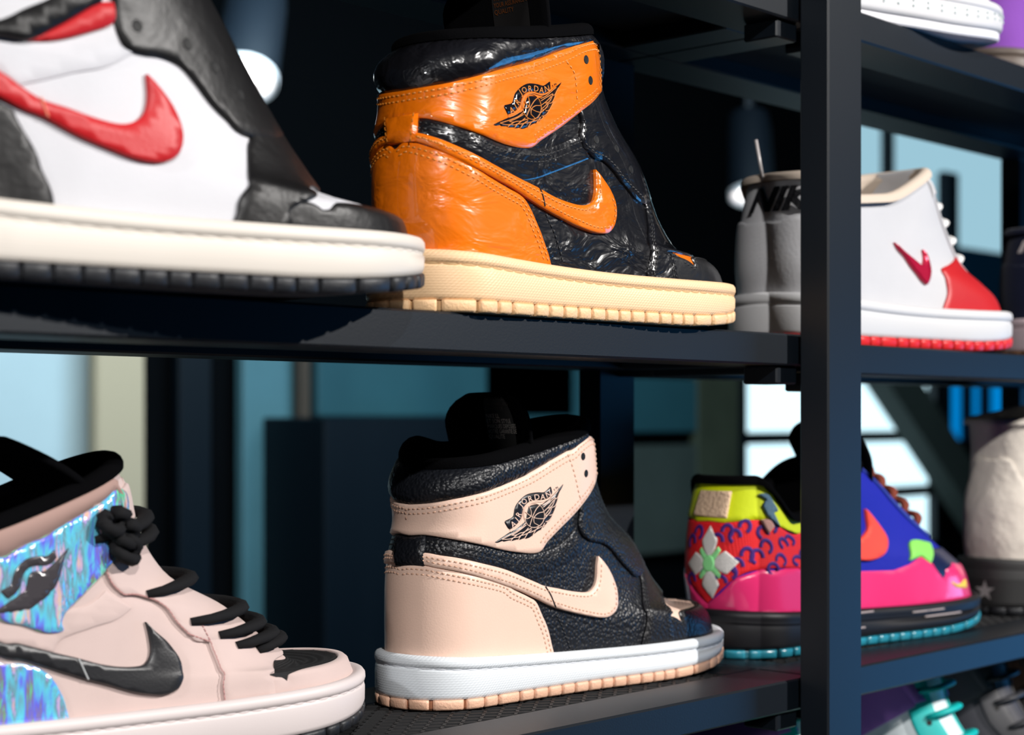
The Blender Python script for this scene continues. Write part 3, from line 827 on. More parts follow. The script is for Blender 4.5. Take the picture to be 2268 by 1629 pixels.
M_PALE = mat('pale_wall_panel', (.50, .60, .62), .55, .3, var=.25, var_scale=3)
M_BEIGE = mat('warm_lit_column', (.46, .36, .24), .6, .3)  # warm light on the column is put into this colour
M_TEAL = mat('teal_wall_panel', (.022, .085, .105), .5, .4, var=.3, var_scale=4)
M_TEAL2 = mat('blue_grey_wall_panel', (.07, .17, .20), .5, .4, var=.3, var_scale=5)
M_NAVY = mat('navy_cabinet_paint', (.0015, .0045, .008), .5, .2)
M_SAGE = mat('grey_green_wall_paint', (.05, .065, .058), .6, .3, var=.4, var_scale=5)
M_TRIM = mat('dark_brown_trim', (.05, .035, .025), .6, .3)
wall_piece('trim_1', -260, 215, 735, 1800, M_PALE)
wall_piece('trim_2', 215, 322, 735, 1800, M_BEIGE, proud=.12)
wall_piece('trim_3', 398, 470, 735, 1800, M_NAVY)
wall_piece('trim_4', 540, 665, 735, 1800, M_TEAL2)
wall_piece('trim_5', 668, 690, 735, 1800, M_TRIM, proud=.09)
wall_piece('trim_6', 705, 1270, 735, 924, M_TEAL)
wall_piece('trim_7', 1075, 1330, 735, 1400, M_TEAL)
o = wall_piece('storage_cabinet', 720, 1070, 925, 1800, M_NAVY, 'dark navy cabinet standing against the teal wall behind the black and pink sneaker', 'cabinet', proud=.25, depth=.24)
wall_piece('trim_8', 1330, 1545, 840, 960, M_TEAL)
wall_piece('trim_9', 1330, 1545, 985, 1240, M_SAGE)
wall_piece('trim_10', 1545, 1645, 830, 1240, mat('olive_wall_paint', (.06, .07, .045), .6, .3, var=.5, var_scale=6))

def window(name, px0, px1, py0, py1, m_pane, mull_x=(), mull_y=(), frame=.03, y=None):
    """a daylit shop window: frame, mullions and bright panes"""
    y = YB - .06 if y is None else y
    a = at(px0, py1, y); b = at(px1, py0, y); x0, x1, z0, z1 = a[0], b[0], a[2], b[2]
    fr = MB().box((x0 - frame, y, z0 - frame), (x0, y + .05, z1 + frame)).box((x1, y, z0 - frame), (x1 + frame, y + .05, z1 + frame))
    fr.box((x0, y, z1), (x1, y + .05, z1 + frame)).box((x0, y, z0 - frame), (x1, y + .05, z0))
    root = tag(fr.build(name, M_METAL), kind='structure')
    xs = [x0] + [at(p, 900, y)[0] for p in mull_x] + [x1]; zs = [z0] + sorted([at(px0, p, y)[2] for p in mull_y]) + [z1]
    w = .018
    for x in xs[1:-1]: MB().box((x - w, y, z0), (x + w, y + .05, z1)).build('mullion', M_METAL, root)
    for z in zs[1:-1]: MB().box((x0, y, z - w), (x1, y + .05, z + w)).build('transom', M_METAL, root)
    for i in range(len(xs) - 1):
        for j in range(len(zs) - 1):
            MB().box((xs[i] + (w if i else 0), y + .03, zs[j] + (w if j else 0)), (xs[i+1] - (w if i < len(xs) - 2 else 0), y + .04, zs[j+1] - (w if j < len(zs) - 2 else 0))).build('pane', m_pane, root)
    return root
G_SKY = glow('window_daylight_glow', (.42, .72, .86), .80)
G_SKY2 = glow('bright_window_glow', (.62, .90, 1.0), 1.6)
G_BLUE = glow('blue_backlit_panel_glow', (.0, .22, .62), 1.0)
window('window_1', 1850, 2252, 318, 560, G_SKY, (1975,))
window('window_2', 1655, 2072, 848, 1245, G_SKY2, (), (972, 1112))
window('window_3', 2108, 2240, 1468, 1640, G_SKY2, (2148,))
window('window_4', 2108, 2238, 850, 975, G_BLUE, (2150, 2190), frame=.02)
wall_piece('trim_11', 1850, 2252, 566, 660, mat('blue_sill_paint', (.01, .08, .16), .4, .5), proud=.10)
wall_piece('trim_12', 2095, 2125, 385, 660, mat('black_post_paint', (.01, .02, .03), .5, .4), proud=.4)
# stair stringer that crosses in front of the low window
def beam_between(name, p0, p1, w, y, m, label=None, cat=None):
    a = at(*p0, y); b = at(*p1, y); d = b - a; d /= np.linalg.norm(d); n = np.array([-d[2], 0, d[0]]) * w * .5
    v = [a + n, a - n, b - n, b + n]; V = [tuple(q) for q in v] + [tuple(q + np.array([0, .08, 0])) for q in v]
    o = mesh(name, V, [(0, 1, 2, 3), (7, 6, 5, 4), (0, 4, 5, 1), (1, 5, 6, 2), (2, 6, 7, 3), (3, 7, 4, 0)], m, None, False)
    return tag(o, label, cat) if label else tag(o, kind='structure')
beam_between('stair_stringer', (1962, 780), (2240, 1215), .13, YB - .3, M_SAGE, 'dark sloping stair beam crossing the bright window behind the beige boot', 'stair beam')

# ------------------------------------------------------------------ ceiling spots that show in the frame
def spotlight(px, py, y, r, aim, label, power):
    c = at(px, py, y)
    root = empty('ceiling_spotlight', c)
    q = Vector(aim).normalized().to_track_quat('Z', 'Y').to_matrix().to_4x4()
    MB().lathe([(r * 1.02, -.20), (r * 1.12, -.16), (r * 1.16, -.02), (r * 1.16, .012)], 48, q).build('housing', M_METAL, root, True)
    MB().lathe([(r * 1.165, .004), (r * 1.16, .016), (r * 1.10, .018), (r * 1.0, .006), (r * .97, -.030)], 48, q).build('bezel', mat('grey_lamp_bezel', (.55, .52, .52), .5, .5), root, True)
    MB().lathe([(r * .97, -.022), (r * .5, -.020), (0.0005, -.019)], 48, q).build('lens', glow('lamp_lens_glow', (1, 1, .98), power), root, True)
    top = Vector((0, 0, 1.65 - c[2])); back = q @ Vector((0, 0, -.18))
    MB().tube([back, back + Vector((0, 0, top.z - back.z))], .012, 8).build('stem', M_METAL, root)
    return tag(root, label, 'spotlight')
spotlight(545, 166, 2.2, .046, (-.38, -.33, -.74), 'round ceiling spotlight glowing white beside the white and red sneaker', 9)
spotlight(1664, 424, 2.3, .046, (-.24, -.20, -.85), 'round ceiling spotlight glowing beside the heel tab of the white and red low sneaker', 6)

# ------------------------------------------------------------------ the display rack
rack = empty('display_rack', (.98, .70, -1.35))
rack.location = (0, 0, 0)
tag(rack, 'black metal display rack with mesh shelves carrying the rows of sneakers', 'display rack')
PX0, PX1 = .9358, .9765                                        # the upright between the two bays
def post(x0, x1, y0, y1): return MB().box((x0, y0, -1.35), (x1, y1, 1.0), .0012).build('upright_post', M_METAL, rack)
BAY, BACK = .655, .792
for k in (-1, 0, 1):
    post(PX0 + k * BAY, PX1 + k * BAY, .588, .6099); post(PX0 + k * BAY, PX1 + k * BAY, .7783, .7985)
BH, BD = .0205, .045
def expanded(x0, x1, y0, y1, z):
    """expanded-metal sheet: diamond strands, each with its own thickness"""
    V = []; F = []; cw, cd, t = .030, .0115, .0011
    nx = int((x1 - x0) / cw) + 1; ny = int((y1 - y0) / cd) + 1
    for j in range(ny):
        for sgn in (-1, 1):
            pts = []
            for i in range(nx * 2 + 1):
                x = x0 + i * cw * .5; y = y0 + j * cd + (cd * .5 + sgn * cd * .5 * (1 if i % 2 else -1)) * 1.0
                pts.append((min(x, x1), min(max(y, y0), y1)))
                # flat bond at each knot
            k = len(V)
            for x, y in pts: V += [(x, y - t, z), (x, y + t, z), (x, y + t, z - .002), (x, y - t, z - .002)]
            for i in range(len(pts) - 1):
                a = k + i * 4; b = a + 4
                for c in range(4): F.append((a + c, a + (c + 1) % 4, b + (c + 1) % 4, b + c))
    return V, F
XM = (PX0 + PX1) / 2
for bay, (xa, xb) in enumerate(((XM - BAY, XM), (XM, XM + BAY))):
    for lev, zt in enumerate((Z_TOP, Z_MID, Z_LOW, Z_LOW - .20)):
        z = zt - (.0042 if (bay == 1 and lev == 1) else 0)
        e = .0006
        MB().box((xa + e, SHELF_Y, z - BH), (xb - e, SHELF_Y + BD, z), .0012).build('front_beam', M_METAL, rack)
        MB().box((xa + e, BACK - BD, z - BH), (xb - e, BACK, z), .0012).build('back_beam', M_METAL, rack)
        for x in (xa + e, xb - e - .034): MB().box((x, SHELF_Y + BD, z - BH), (x + .034, BACK - BD, z), .0012).build('side_beam', M_METAL, rack)
        V, F = expanded(xa + .034, xb - .034, SHELF_Y + BD - .004, BACK - BD + .004, z - .0006)
        mesh('expanded_mesh', V, F, M_MESH, rack, False, None, 'stuff')
        MB().box((xa + .03, SHELF_Y + BD - .004, z - .0095), (xb - .03, BACK - BD + .004, z - .0075)).build('dark_underside_sheet', M_MESH, rack)  # solid sheet added to keep the shelf underside dark
        for x, s in ((xa, 1), (xb, -1)):
            MB().box((min(x + s * .012, x + s * .036), SHELF_Y + .004, z - BH - .012), (max(x + s * .012, x + s * .036), SHELF_Y + .030, z - BH), .001).build('shelf_bracket', M_METAL, rack)

# ------------------------------------------------------------------ basketball sneakers (one cut, four colourways)
AJ = dict(
 white=([(0,-.003,.03),(.15,-.001,.047),(.35,0,.069),(.55,.0005,.091),(.72,.0043,.111),(.87,.0045,.127),(1,.0139,.144)],
  [(0,.283,.0277),(.08,.28,.0388),(.17,.2673,.042),(.28,.2433,.0445),(.4,.2254,.0619),(.52,.2026,.0912),(.64,.184,.1179),(.76,.167,.1407),(.88,.158,.16),(1,.1464,.1711)], (.2803,.6426,-.0701,1.0746), Z_MID),
 holo=([(0,-.001,.03),(.15,-.002,.047),(.35,0,.069),(.55,.003,.091),(.72,.0043,.103),(.87,.0039,.112),(1,.0134,.120)],
  [(0,.2892,.0323),(.08,.2831,.0435),(.17,.2723,.0432),(.28,.2543,.0410),(.4,.2339,.0520),(.52,.2009,.0765),(.64,.163,.0976),(.76,.145,.1239),(.88,.139,.1464),(1,.132,.1593)], (.3691,.739,-.072,.9313), Z_LOW),
 orange=([(0,-.0007,.03),(.15,-.0044,.047),(.35,-.0051,.069),(.55,-.0024,.091),(.72,.0028,.111),(.87,.0029,.127),(1,.0164,.144)],
  [(0,.2871,.0273),(.08,.281,.0385),(.17,.269,.0436),(.28,.2489,.0443),(.4,.2291,.0623),(.52,.2076,.0966),(.64,.1812,.1191),(.76,.1628,.1402),(.88,.1565,.1595),(1,.1457,.1694)], (.6097,.6431,.0792,.9994), Z_MID),
 pink=([(0,-.0037,.03),(.15,-.0039,.047),(.35,-.0034,.069),(.55,-.0009,.091),(.72,.0056,.111),(.87,.004,.127),(1,.0131,.144)],
  [(0,.2852,.0235),(.08,.2802,.0379),(.17,.2689,.0448),(.28,.2491,.046),(.4,.2293,.0611),(.52,.2052,.0908),(.64,.1779,.1119),(.76,.1635,.1368),(.88,.159,.1587),(1,.1512,.1709)], (.6909,.7244,-.0079,.9746), Z_LOW))
BADGE = dict(
 pink=[[.9547,.7404,.0005,-.0356,-.1019,-.0244],[.9674,-.0959,-.2789,.0055,.0463,.0059]],
 orange=[[.9806,.662,-.115,-.0462,-.0944,-.0048],[.9443,-.081,-.2692,.0026,.0336,.0107]],
 holo=[[1.1116,.5411,.0817,-.0159,-.1097,-.1678],[.9421,-.0977,-.291,.0085,.0672,-.0214]])

def sneaker(key, label, mt, opts=None):
    """mt: materials by panel"""
    o = dict(stitch=True, badge=True, hump=0.0); o.update(opts or {})
    H, F, (x, y, th, sc), z = AJ[key]
    L = Last(H, F, hump=o['hump']); pt = {k: [tuple(p) for p in v] for k, v in PATTERN[key].items()}
    ref = {k: [tuple(p) for p in v] for k, v in PATTERN['pink'].items()}
    root = empty('high_top_sneaker', (x, y, z), th, sc)
    tag(root, label, 'sneaker')
    st = o['stitch']
    def sew(parent, h, m, *rows, **k):
        if st: stitches(L, rows, h, m, parent, **k)
    build_sole(L, root, mt['mid'], mt['out'], m_stitch=mt['sole_thread'], m_block=mt.get('block'), lug_pitch=o.get('lug', .0118))
    build_upper(L, root, mt['quarter'], 'quarter_panel')
    build_lining(L, root, mt['lining'])
    # heel counter
    ce = [p for p in pt['counter_edge'] if p[0] > .03]
    if ce[0][0] > .5: ce = [p for p in ref['counter_edge'] if .03 < p[0] < ce[0][0] - .06] + ce
    c0 = .50
    front = ce[-1]
    poly = [(0, c0)] + ce + [(front[0], 0.0)] + [(f, 0.0) for f in np.linspace(front[0], -front[0], 14)[1:-1]] + [(-front[0], 0.0)] + mirror(ce[::-1])
    h = .0017
    cn = panel(L, poly, h, 'heel_counter', mt['counter'], root)
    edge = smooth_path([(0, c0)] + ce)
    for s in (1, -1):
        e = edge * (s, 1)
        sew(cn, h, mt['thread_counter'], shift_path(L, e, -s * .0026), shift_path(L, e, -s * .0056), name='stitching')
    # ankle band (between strap and swoosh) and swoosh on both sides
    su = [p for p in pt['swoosh_up'] if p[0] > .03]; sl = [p for p in pt['swoosh_lo'] if p[0] > .03]
    if su[0][0] > .5:
        su = [p for p in ref['swoosh_up'] if .03 < p[0] < su[0][0] - .08] + su; sl = sl + [p for p in ref['swoosh_lo'] if .03 < p[0] < sl[-1][0] - .08]
    bu = pt.get('band_up') or ref['band_up']; bl = pt.get('band_lo') or ref['band_lo']
    bu = sorted([p for p in bu if p[0] > .03], key=lambda p: p[0])
    band = [(0, bu[0][1] - .004)] + bu + bl + [p for p in su[::-1] if p[0] < bl[-1][0] - .03] + [(0, su[0][1] - .01)]
    sw = [(0, su[0][1] - .004)] + su + sl + [(0, sl[-1][1] + .002)]
    for s in (1, -1):
        f = (lambda q: q) if s == 1 else mirror
        b = panel(L, f(band), .0011, 'ankle_band', mt['band'], root)
        bp = smooth_path([(0, bu[0][1] - .004)] + bu) * (s, 1)
        sew(b, .0011, mt['thread_band'], shift_path(L, bp, -s * .0030), shift_path(L, bp, -s * .0062))
        w = panel(L, f(sw), .0031, 'swoosh', mt['swoosh'], root, rim=.0008)
        up = smooth_path([(0, su[0][1] - .004)] + su) * (s, 1); lo = smooth_path(sl + [(0, sl[-1][1] + .002)]) * (s, 1)
        sew(w, .0031, mt['thread_swoosh'], shift_path(L, up[:-3], -s * .0026), shift_path(L, lo[4:], -s * .0026))
        if o.get('cut', True):
            cp = smooth_path(pt.get('cut', ref['cut'])) * (s, 1)
            strip(L, cp, .0008, .0031, 'thread_bar', mt['thread_cut'], w, .0005)
    if 'cut2' in pt and st:
        q = smooth_path(pt['cut2']); stitches(L, [q], .0003, mt['thread_band'], root, name='side_stitching')
    # eyestay, vamp overlay, toe cap, toe box
    seam = pt['seam']; s2 = pt.get('seam2') or ref['seam2']
    ey = pt['eyestay']
    for s in (1, -1):
        f = (lambda q: q) if s == 1 else mirror
        inner = throat(L, ey[-1][1] + .03, .90)
        poly = [(ey[0][0] + .03, .90), (ey[0][0] + .02, .78)] + ey + inner
        e = panel(L, f(poly), .0023, 'eyestay', mt['eyestay'], root, rim=.0009)
        ep = smooth_path(ey) * (s, 1); ip = smooth_path(inner) * (s, 1)
        sew(e, .0023, mt['thread_band'], shift_path(L, ep, s * .0025), shift_path(L, ip, s * .0030))
        eyelets(L, f(pt.get('eyelets', ref['eyelets'])) if key != 'holo' else [], .0024, mt['eyelet'], e)
        inn = throat(L, s2[0][1] + .02, seam[0][1], .010, 5)
        top = [p for p in seam]
        poly = top + [(p, 0.0) for p in np.linspace(seam[-1][0], s2[-1][0], 5)[1:-1]] + s2[::-1] + inn
        vp = panel(L, f(poly), .0020, 'vamp_overlay', mt['vamp'], root)
        sp = smooth_path(seam) * (s, 1)
        sew(vp, .0020, mt['thread_vamp'], shift_path(L, sp, s * .0022), shift_path(L, sp, s * .0044))
        s2p = smooth_path(s2) * (s, 1)
        sew(vp, .0020, mt['thread_vamp'], shift_path(L, s2p, -s * .0022), shift_path(L, s2p, -s * .0044))
    tp = o.get('toe_path', [(2.072,.134),(2.119,.090),(2.14,.134),(2.21,.180),(2.32,.190),(2.584,.182),(2.894,.172)])
    lowseam = [(p[0] - .09, p[1]) for p in s2 if p[1] < tp[0][1] - .02]
    half = tp[::-1] + [(tp[0][0] - .09, tp[0][1] + .01)] + lowseam + [(s2[-1][0] - .09, 0.0)]
    poly = [(math.pi, tp[-1][1] - .003)] + half + [(p, 0.0) for p in np.linspace(s2[-1][0] - .09, 2 * math.pi - s2[-1][0] + .09, 22)[1:-1]] + [(2 * math.pi - p, v) for p, v in half[::-1]]
    tc = panel(L, poly, .0013, 'toe_cap', mt['toe_cap'], root)
    ep = smooth_path([(math.pi, tp[-1][1] - .003)] + tp[::-1])
    sew(tc, .0013, mt['thread_vamp'], shift_path(L, ep, .0022))
    half = [p for p in tp[1:]]
    up2 = [(s2[0][0], s2[0][1])] + throat(L, s2[0][1] + .01, s2[0][1] + .05, .006, 2)
    poly = [(math.pi, tp[-1][1])] + half[::-1] + [p for p in s2[::-1] if p[1] > tp[0][1]] + up2[1:] + [(math.pi, s2[0][1] + .06)] + [(2 * math.pi - p, v) for p, v in up2[1:][::-1]] + [(2 * math.pi - p, v) for p, v in s2 if v > tp[0][1]] + [(2 * math.pi - p, v) for p, v in half]
    tb = panel(L, poly, .0007, 'toe_box', mt['toe_box'], root, smooth=False)
    holes = [(2.62 + .12 * i, .21 + .018 * j) for i in range(10) for j in range(5)]
    if o.get('perf'): eyelets(L, holes, .0006, mt['eyelet'], tb, .0007, 'perforation')
    # ankle strap, collar, tab
    up = [p for p in (pt.get('strap_up') or ref['strap_up']) if p[0] > .1]; lo = [p for p in (pt.get('strap_lo') or ref['strap_lo']) if p[0] > .1]
    if key == 'white': up = [p for p in ref['strap_up'] if p[0] > .1]; lo = [p for p in ref['strap_lo'] if p[0] > .1]
    if key == 'pink': lo = [p for p in lo if p[0] > 1.3] + [(1.16, .553), (.86, .600), (.55, .636), (.25, .658)]
    if up[0][0] > .5:
        up = [p for p in ref['strap_up'] if .1 < p[0] < up[0][0] - .1] + up; lo = lo + [p for p in ref['strap_lo'] if .1 < p[0] < lo[-1][0] - .1]
    u0 = up[0][1] - .006; l0 = lo[-1][1] - .004
    poly = [(0, u0)] + up + lo + [(0, l0)] + mirror(lo[::-1]) + mirror(up[::-1])
    hs = .0031
    sp = panel(L, poly, hs, 'ankle_strap', mt['strap'], root, rim=.0009)
    upp = smooth_path([(0, u0)] + up); lop = smooth_path(lo)
    k = max(2, len(lop) // 3 + 2)
    for s in (1, -1):
        e = upp * (s, 1); l = lop * (s, 1)
        kk = int(np.argmax(lop[:, 1] < lo[0][1] - .19)) or len(lop)
        sew(sp, hs, mt['thread_strap'], shift_path(L, e, -s * .0026), shift_path(L, e, -s * .0056), shift_path(L, l[:kk], -s * .0026), shift_path(L, l[:kk], -s * .0056))
        if st:
            tb_ = smooth_path(pt.get('strap_tab', ref['strap_tab'])) * (s, 1)
            stitches(L, [tb_], hs, mt['thread_strap'], sp, name='tab_seam', pitch=.0036)
        eyelets(L, (lambda q: q if s == 1 else mirror(q))(pt.get('strap_eyelets', ref['strap_eyelets'])) if key != 'holo' else [], hs + .0001, mt['eyelet'], sp)
    if key in BADGE and o['badge']: wings(L, BADGE[key], sp, hs + .0002, mt['badge'], mt['badge_line'], key != 'holo')
    cu = [p for p in up if p[0] < 2.5 and p[1] < .95]
    def blg(ph, v): 
        b = np.interp(np.abs(ph), [0] + [p[0] for p in cu], [u0] + [p[1] for p in cu])
        t = np.clip((v - b) / np.maximum(1 - b, .02), 0, 1)
        return .0042 * np.sqrt(np.maximum(1 - (2 * t - 1)**2, 0)) * np.clip((1 - b) / .10, .25, 1)
    poly = [(0, u0 - .01)] + [(p, v - .012) for p, v in cu] + [(2.42, .955), (2.40, 1.0)] + [(p, 1.0) for p in np.linspace(2.40, -2.40, 60)[1:-1]] + [(-2.40, 1.0), (-2.42, .955)] + [(-p, v - .012) for p, v in cu[::-1]]
    panel(L, poly, .0012, 'padded_collar', mt['collar'], root, bulge=blg, smooth=False, res=.0036)
    tb = pt.get('tab') or ref['tab']
    if o.get('tab', True):
        t = panel(L, [(p * 1.0, v) for p, v in tb], .0050, 'heel_pull_tab', mt['tab'], root, smooth=False, rim=.0006)
        if st: stitches(L, [smooth_path([tb[0], tb[3]]) + (.03, 0), smooth_path([tb[1], tb[2]]) - (.03, 0)], .0050, mt['thread_tab'], t)
    # tongue
    tg = o.get('tongue', [(.092, .100), (.088, .130), (.083, .160), (.076, .190)])
    build_tongue(root, tg, [.020, .029, .036, .0375], mt['tongue'], m_tag=mt.get('tag'), lines=o.get('lines'), m_text=mt.get('tag_text'), shift=o.get('tshift', 0.0))
    rb = throat(L, .50, .93, .0135, 7)
    poly = rb + [(2 * math.pi - p, v) for p, v in rb[::-1]]
    panel(L, poly, .0012, 'tongue_front', mt['tongue_front'], root, smooth=False)
    return root, L

def leather(name, c, **k): 
    d = dict(rough=.5, spec=.35, bump='pebble', scale=520, strength=.35, dist=.0006); d.update(k); return mat(name, c, **d)
PKC = (.80, .56, .45)
m_pk = leather('smooth_pink_leather', PKC, rough=.42, scale=900, strength=.10, var=.05, var_scale=40)
m_pkt = mat('pink_thread', (.62, .38, .27), .7, .3)
m_bk = leather('black_tumbled_leather', (.0065, .0075, .0105), rough=.40, spec=.35, scale=430, strength=.6, dist=.0010)
m_bks = leather('black_smooth_leather', (.009, .009, .011), rough=.38, scale=420, strength=.6)
m_bkt = mat('black_thread', (.008, .008, .009), .6, .4)
m_wsole = mat('white_rubber', (.72, .76, .80), .5, .4, 'zigzag', strength=.55, dist=.0007, coord='UV', var=.04)
m_pkout = mat('pink_rubber', (.80, .48, .33), .5, .5, 'noise', 700, .6, .0006)
m_blk = mat('black_lining_fabric', (.0018, .0018, .0022), .95, .03, 'noise', 900, .3)
m_wline = mat('white_thread', (.62, .64, .68), .7, .3)
m_ribbed = mat('grey_ribbed_nylon', (.05, .05, .06), .6, .4, 'rib', 260, .8, .0008)
m_eye = mat('dark_eyelet', (.004, .004, .004), .6, .3)
m_tagk = mat('charcoal_label_cloth', (.05, .047, .045), .7, .3)
m_tagt = mat('grey_label_print', (.80, .70, .62), .7, .2)
sneaker('pink', 'black and pale pink leather high-top with white sole, on the lower shelf', dict(
    mid=m_wsole, out=mat('shaded_pink_outsole', (.34, .14, .07), .6, .4), block=m_pkout, sole_thread=m_wline, quarter=m_bk, lining=m_blk, counter=m_pk, thread_counter=m_pkt, band=m_bk, thread_band=m_bkt,  # outsole rubber darkened as painted shade between the tread blocks
    swoosh=m_pk, thread_swoosh=m_pkt, thread_cut=m_bkt, eyestay=m_bk, eyelet=m_eye, vamp=m_bks, thread_vamp=m_bkt, toe_cap=m_bks, toe_box=m_pk, strap=m_pk, thread_strap=m_pkt,
    badge=mat('black_badge_ink', (.006, .006, .009), .35, .5), badge_line=m_pk, collar=m_bk, tab=m_bk, thread_tab=m_bkt, tongue=m_blk, tag=m_tagk, tag_text=m_tagt, tongue_front=m_ribbed),
    dict(hump=.010, perf=True, lines=[('MAKE AND STYLE ARE', .955, .0036, 1), ('TRADEMARKS AND', .922, .0036, 1), ('IDENTITY OF', .889, .0036, 1), ('NIKE LL', .835, .0040), ('ET SON STYLE', .798, .0040), ('MARQUES DEPOSEES', .761, .0040), ('VOTRE GARANTIE DE', .724, .0040), ('QUALITE', .687, .0040)]))

OR = (.80, .165, .002)
m_or = mat('orange_patent_leather', OR, .30, .5, 'crinkle', 50, .9, .006, coat=.8, coat_rough=.04, aniso=(.55, 1, 1.3), var=.10, var_scale=30)
m_ort = mat('orange_thread', (.62, .20, .02), .5, .4)
m_bp = mat('black_patent_leather', (.006, .006, .008), .28, .5, 'crinkle', 60, 1.0, .008, coat=1.0, coat_rough=.04, aniso=(.6, 1, 1.2))
m_cream = mat('cream_rubber', (.84, .56, .32), .5, .5, 'zigzag', strength=.6, dist=.0007, coord='UV', var=.04)
m_creamb = mat('cream_tread_rubber', (.82, .53, .29), .5, .5, 'noise', 700, .6, .0006)
sneaker('orange', 'orange and black patent leather high-top with cream sole, on the middle shelf', dict(
    mid=m_cream, out=mat('shaded_cream_outsole', (.42, .26, .12), .6, .4), block=m_creamb, sole_thread=mat('tan_thread', (.55, .36, .18), .7, .3), quarter=m_bp, lining=m_blk, counter=m_or, thread_counter=m_ort, band=m_bp, thread_band=m_bkt,  # darker cream on the outsole paints the shade between its blocks
    swoosh=m_or, thread_swoosh=m_ort, thread_cut=m_bkt, eyestay=m_bp, eyelet=m_eye, vamp=m_bp, thread_vamp=m_bkt, toe_cap=mat('black_toe_leather', (.010, .010, .011), .34, .5, 'crinkle', 60, .5, .003), toe_box=m_or, strap=m_or, thread_strap=m_ort,
    badge=mat('black_badge_gloss', (.006, .006, .009), .15, .5), badge_line=mat('orange_badge_line', (.62, .20, .03), .4, .4), collar=m_bp, tab=m_or, thread_tab=m_ort, tongue=m_blk, tag=mat('black_label_cloth', (.008, .007, .007), .7, .2), tag_text=mat('rust_label_print', (.12, .035, .008), .7, .1), tongue_front=m_ribbed),
    dict(perf=False, tongue=[(.100, .100), (.096, .130), (.091, .160), (.084, .194)], lines=[('LOGO AND THE DESIGN', .93, .0038), ('AND SIDE STRIPE ARE', .89, .0038), ('TRADEMARKS AND', .85, .0038), ('YOUR ASSURANCE OF', .81, .0038), ('QUALITY', .77, .0038)]))

# ------------------------------------------------------------------ white and red sneaker, pink suede sneaker
m_wl = leather('white_leather', (.52, .52, .55), rough=.55, scale=700, strength=.10, var=.03)
m_wt = mat('white_upper_thread', (.70, .70, .72), .7, .3)
m_red = leather('red_leather', (.44, .010, .014), rough=.45, scale=700, strength=.12)
m_redt = mat('red_thread', (.45, .02, .02), .7, .3)
m_soft = mat('black_soft_leather', (.0055, .0052, .0055), .42, .3, 'noise', 45, .3, .005)
m_sail = mat('ivory_rubber', (.62, .57, .51), .5, .5, 'zigzag', strength=.25, dist=.0006, coord='UV')
m_bkr = mat('black_rubber', (.010, .011, .014), .5, .5, 'noise', 500, .4, .0006)
wroot, wL = sneaker('white', 'white high-top with red swoosh and black toe, nearest on the middle shelf', dict(
    mid=m_sail, out=m_bkr, sole_thread=m_sail, quarter=m_wl, lining=m_blk, counter=m_soft, thread_counter=m_bkt, band=m_wl, thread_band=m_bkt,
    swoosh=m_red, thread_swoosh=m_redt, thread_cut=mat('pale_red_thread', (.75, .22, .14), .7, .3), eyestay=m_soft, eyelet=m_eye, vamp=m_soft, thread_vamp=m_bkt, toe_cap=m_soft, toe_box=m_wl, strap=m_wl, thread_strap=m_wt,
    badge=m_bks, badge_line=m_wl, collar=m_wl, tab=m_soft, thread_tab=m_bkt, tongue=m_blk, tongue_front=m_blk),
    dict(stitch=False, badge=False, cut=True, toe_path=[(2.045, .116), (2.075, .075), (2.105, .080), (2.158, .120), (2.24, .145), (2.55, .152), (2.894, .150)]))
wp = PATTERN['white']
panel(wL, [(1.10, .514)] + wp['strap_lo'] + [(1.80, .66), (1.60, .648)] + wp['strap_w'][::-1] + [(1.10, .53)], .0048, 'strap_trim', m_soft, wroot)
panel(wL, wp['red'], .0036, 'ankle_panel', m_red, wroot)

PINKS = (.57, .44, .41)
m_sued = mat('pale_pink_suede', PINKS, .85, .2, 'noise', 1400, .25, .0004, sheen=.15, var=.08, var_scale=50)
m_suet = mat('rose_seam_thread', (.42, .20, .19), .8, .2)
m_bsat = mat('black_satin', (.014, .014, .016), .38, .5, 'noise', 800, .1)
m_palesole = mat('pale_rubber', (.62, .55, .54), .5, .5, 'noise', 900, .1, .0004)
m_holo = holo_mat()
hroot, hL = sneaker('holo', 'pale pink suede high-top with black swoosh and iridescent film panels, leftmost on the lower shelf', dict(
    mid=m_palesole, out=m_bkr, sole_thread=m_palesole, quarter=m_sued, lining=m_blk, counter=m_holo, thread_counter=m_palesole, band=m_sued, thread_band=m_suet,
    swoosh=m_bsat, thread_swoosh=m_bkt, thread_cut=mat('silver_thread', (.45, .46, .46), .6, .4), eyestay=m_sued, eyelet=m_eye, vamp=m_sued, thread_vamp=m_suet, toe_cap=m_sued, toe_box=mat('black_mesh_fabric', (.014, .014, .015), .6, .4, 'weave', 420, .8, .0008),
    strap=m_holo, thread_strap=m_palesole, badge=mat('smoky_badge_film', (.05, .045, .05), .2, .5), badge_line=m_holo, collar=mat('shaded_pink_suede', (.34, .22, .19), .8, .2), tab=m_sued, thread_tab=m_suet, tongue=m_blk, tongue_front=m_sued),  # collar suede is coloured darker for the shade on it
    dict(stitch=False, tongue=[(.134, .10), (.124, .130), (.100, .152), (.066, .170)], toe_path=[(2.066, .075), (2.099, .048), (2.16, .110), (2.30, .150), (2.55, .135), (2.80, .128), (2.99, .122)]))
def lace(L, root, p0, v0, p1, v1, m, lift=.0060, r=.0046, over=True):
    path = []
    for t in np.linspace(0, 1, 13):
        p = p0 + (p1 - p0) * t; v = v0 + (v1 - v0) * t
        k = math.sin(math.pi * t)
        path.append(L.P(p, min(v, .99), .0018 + lift * min(1, k * 1.6)))
    return MB().tube(path, [r * (.55 + .45 * min(1, 5 * min(t, 1 - t) + .3)) for t in np.linspace(0, 1, 13)], 8, .7).build('lace', m, root, True)
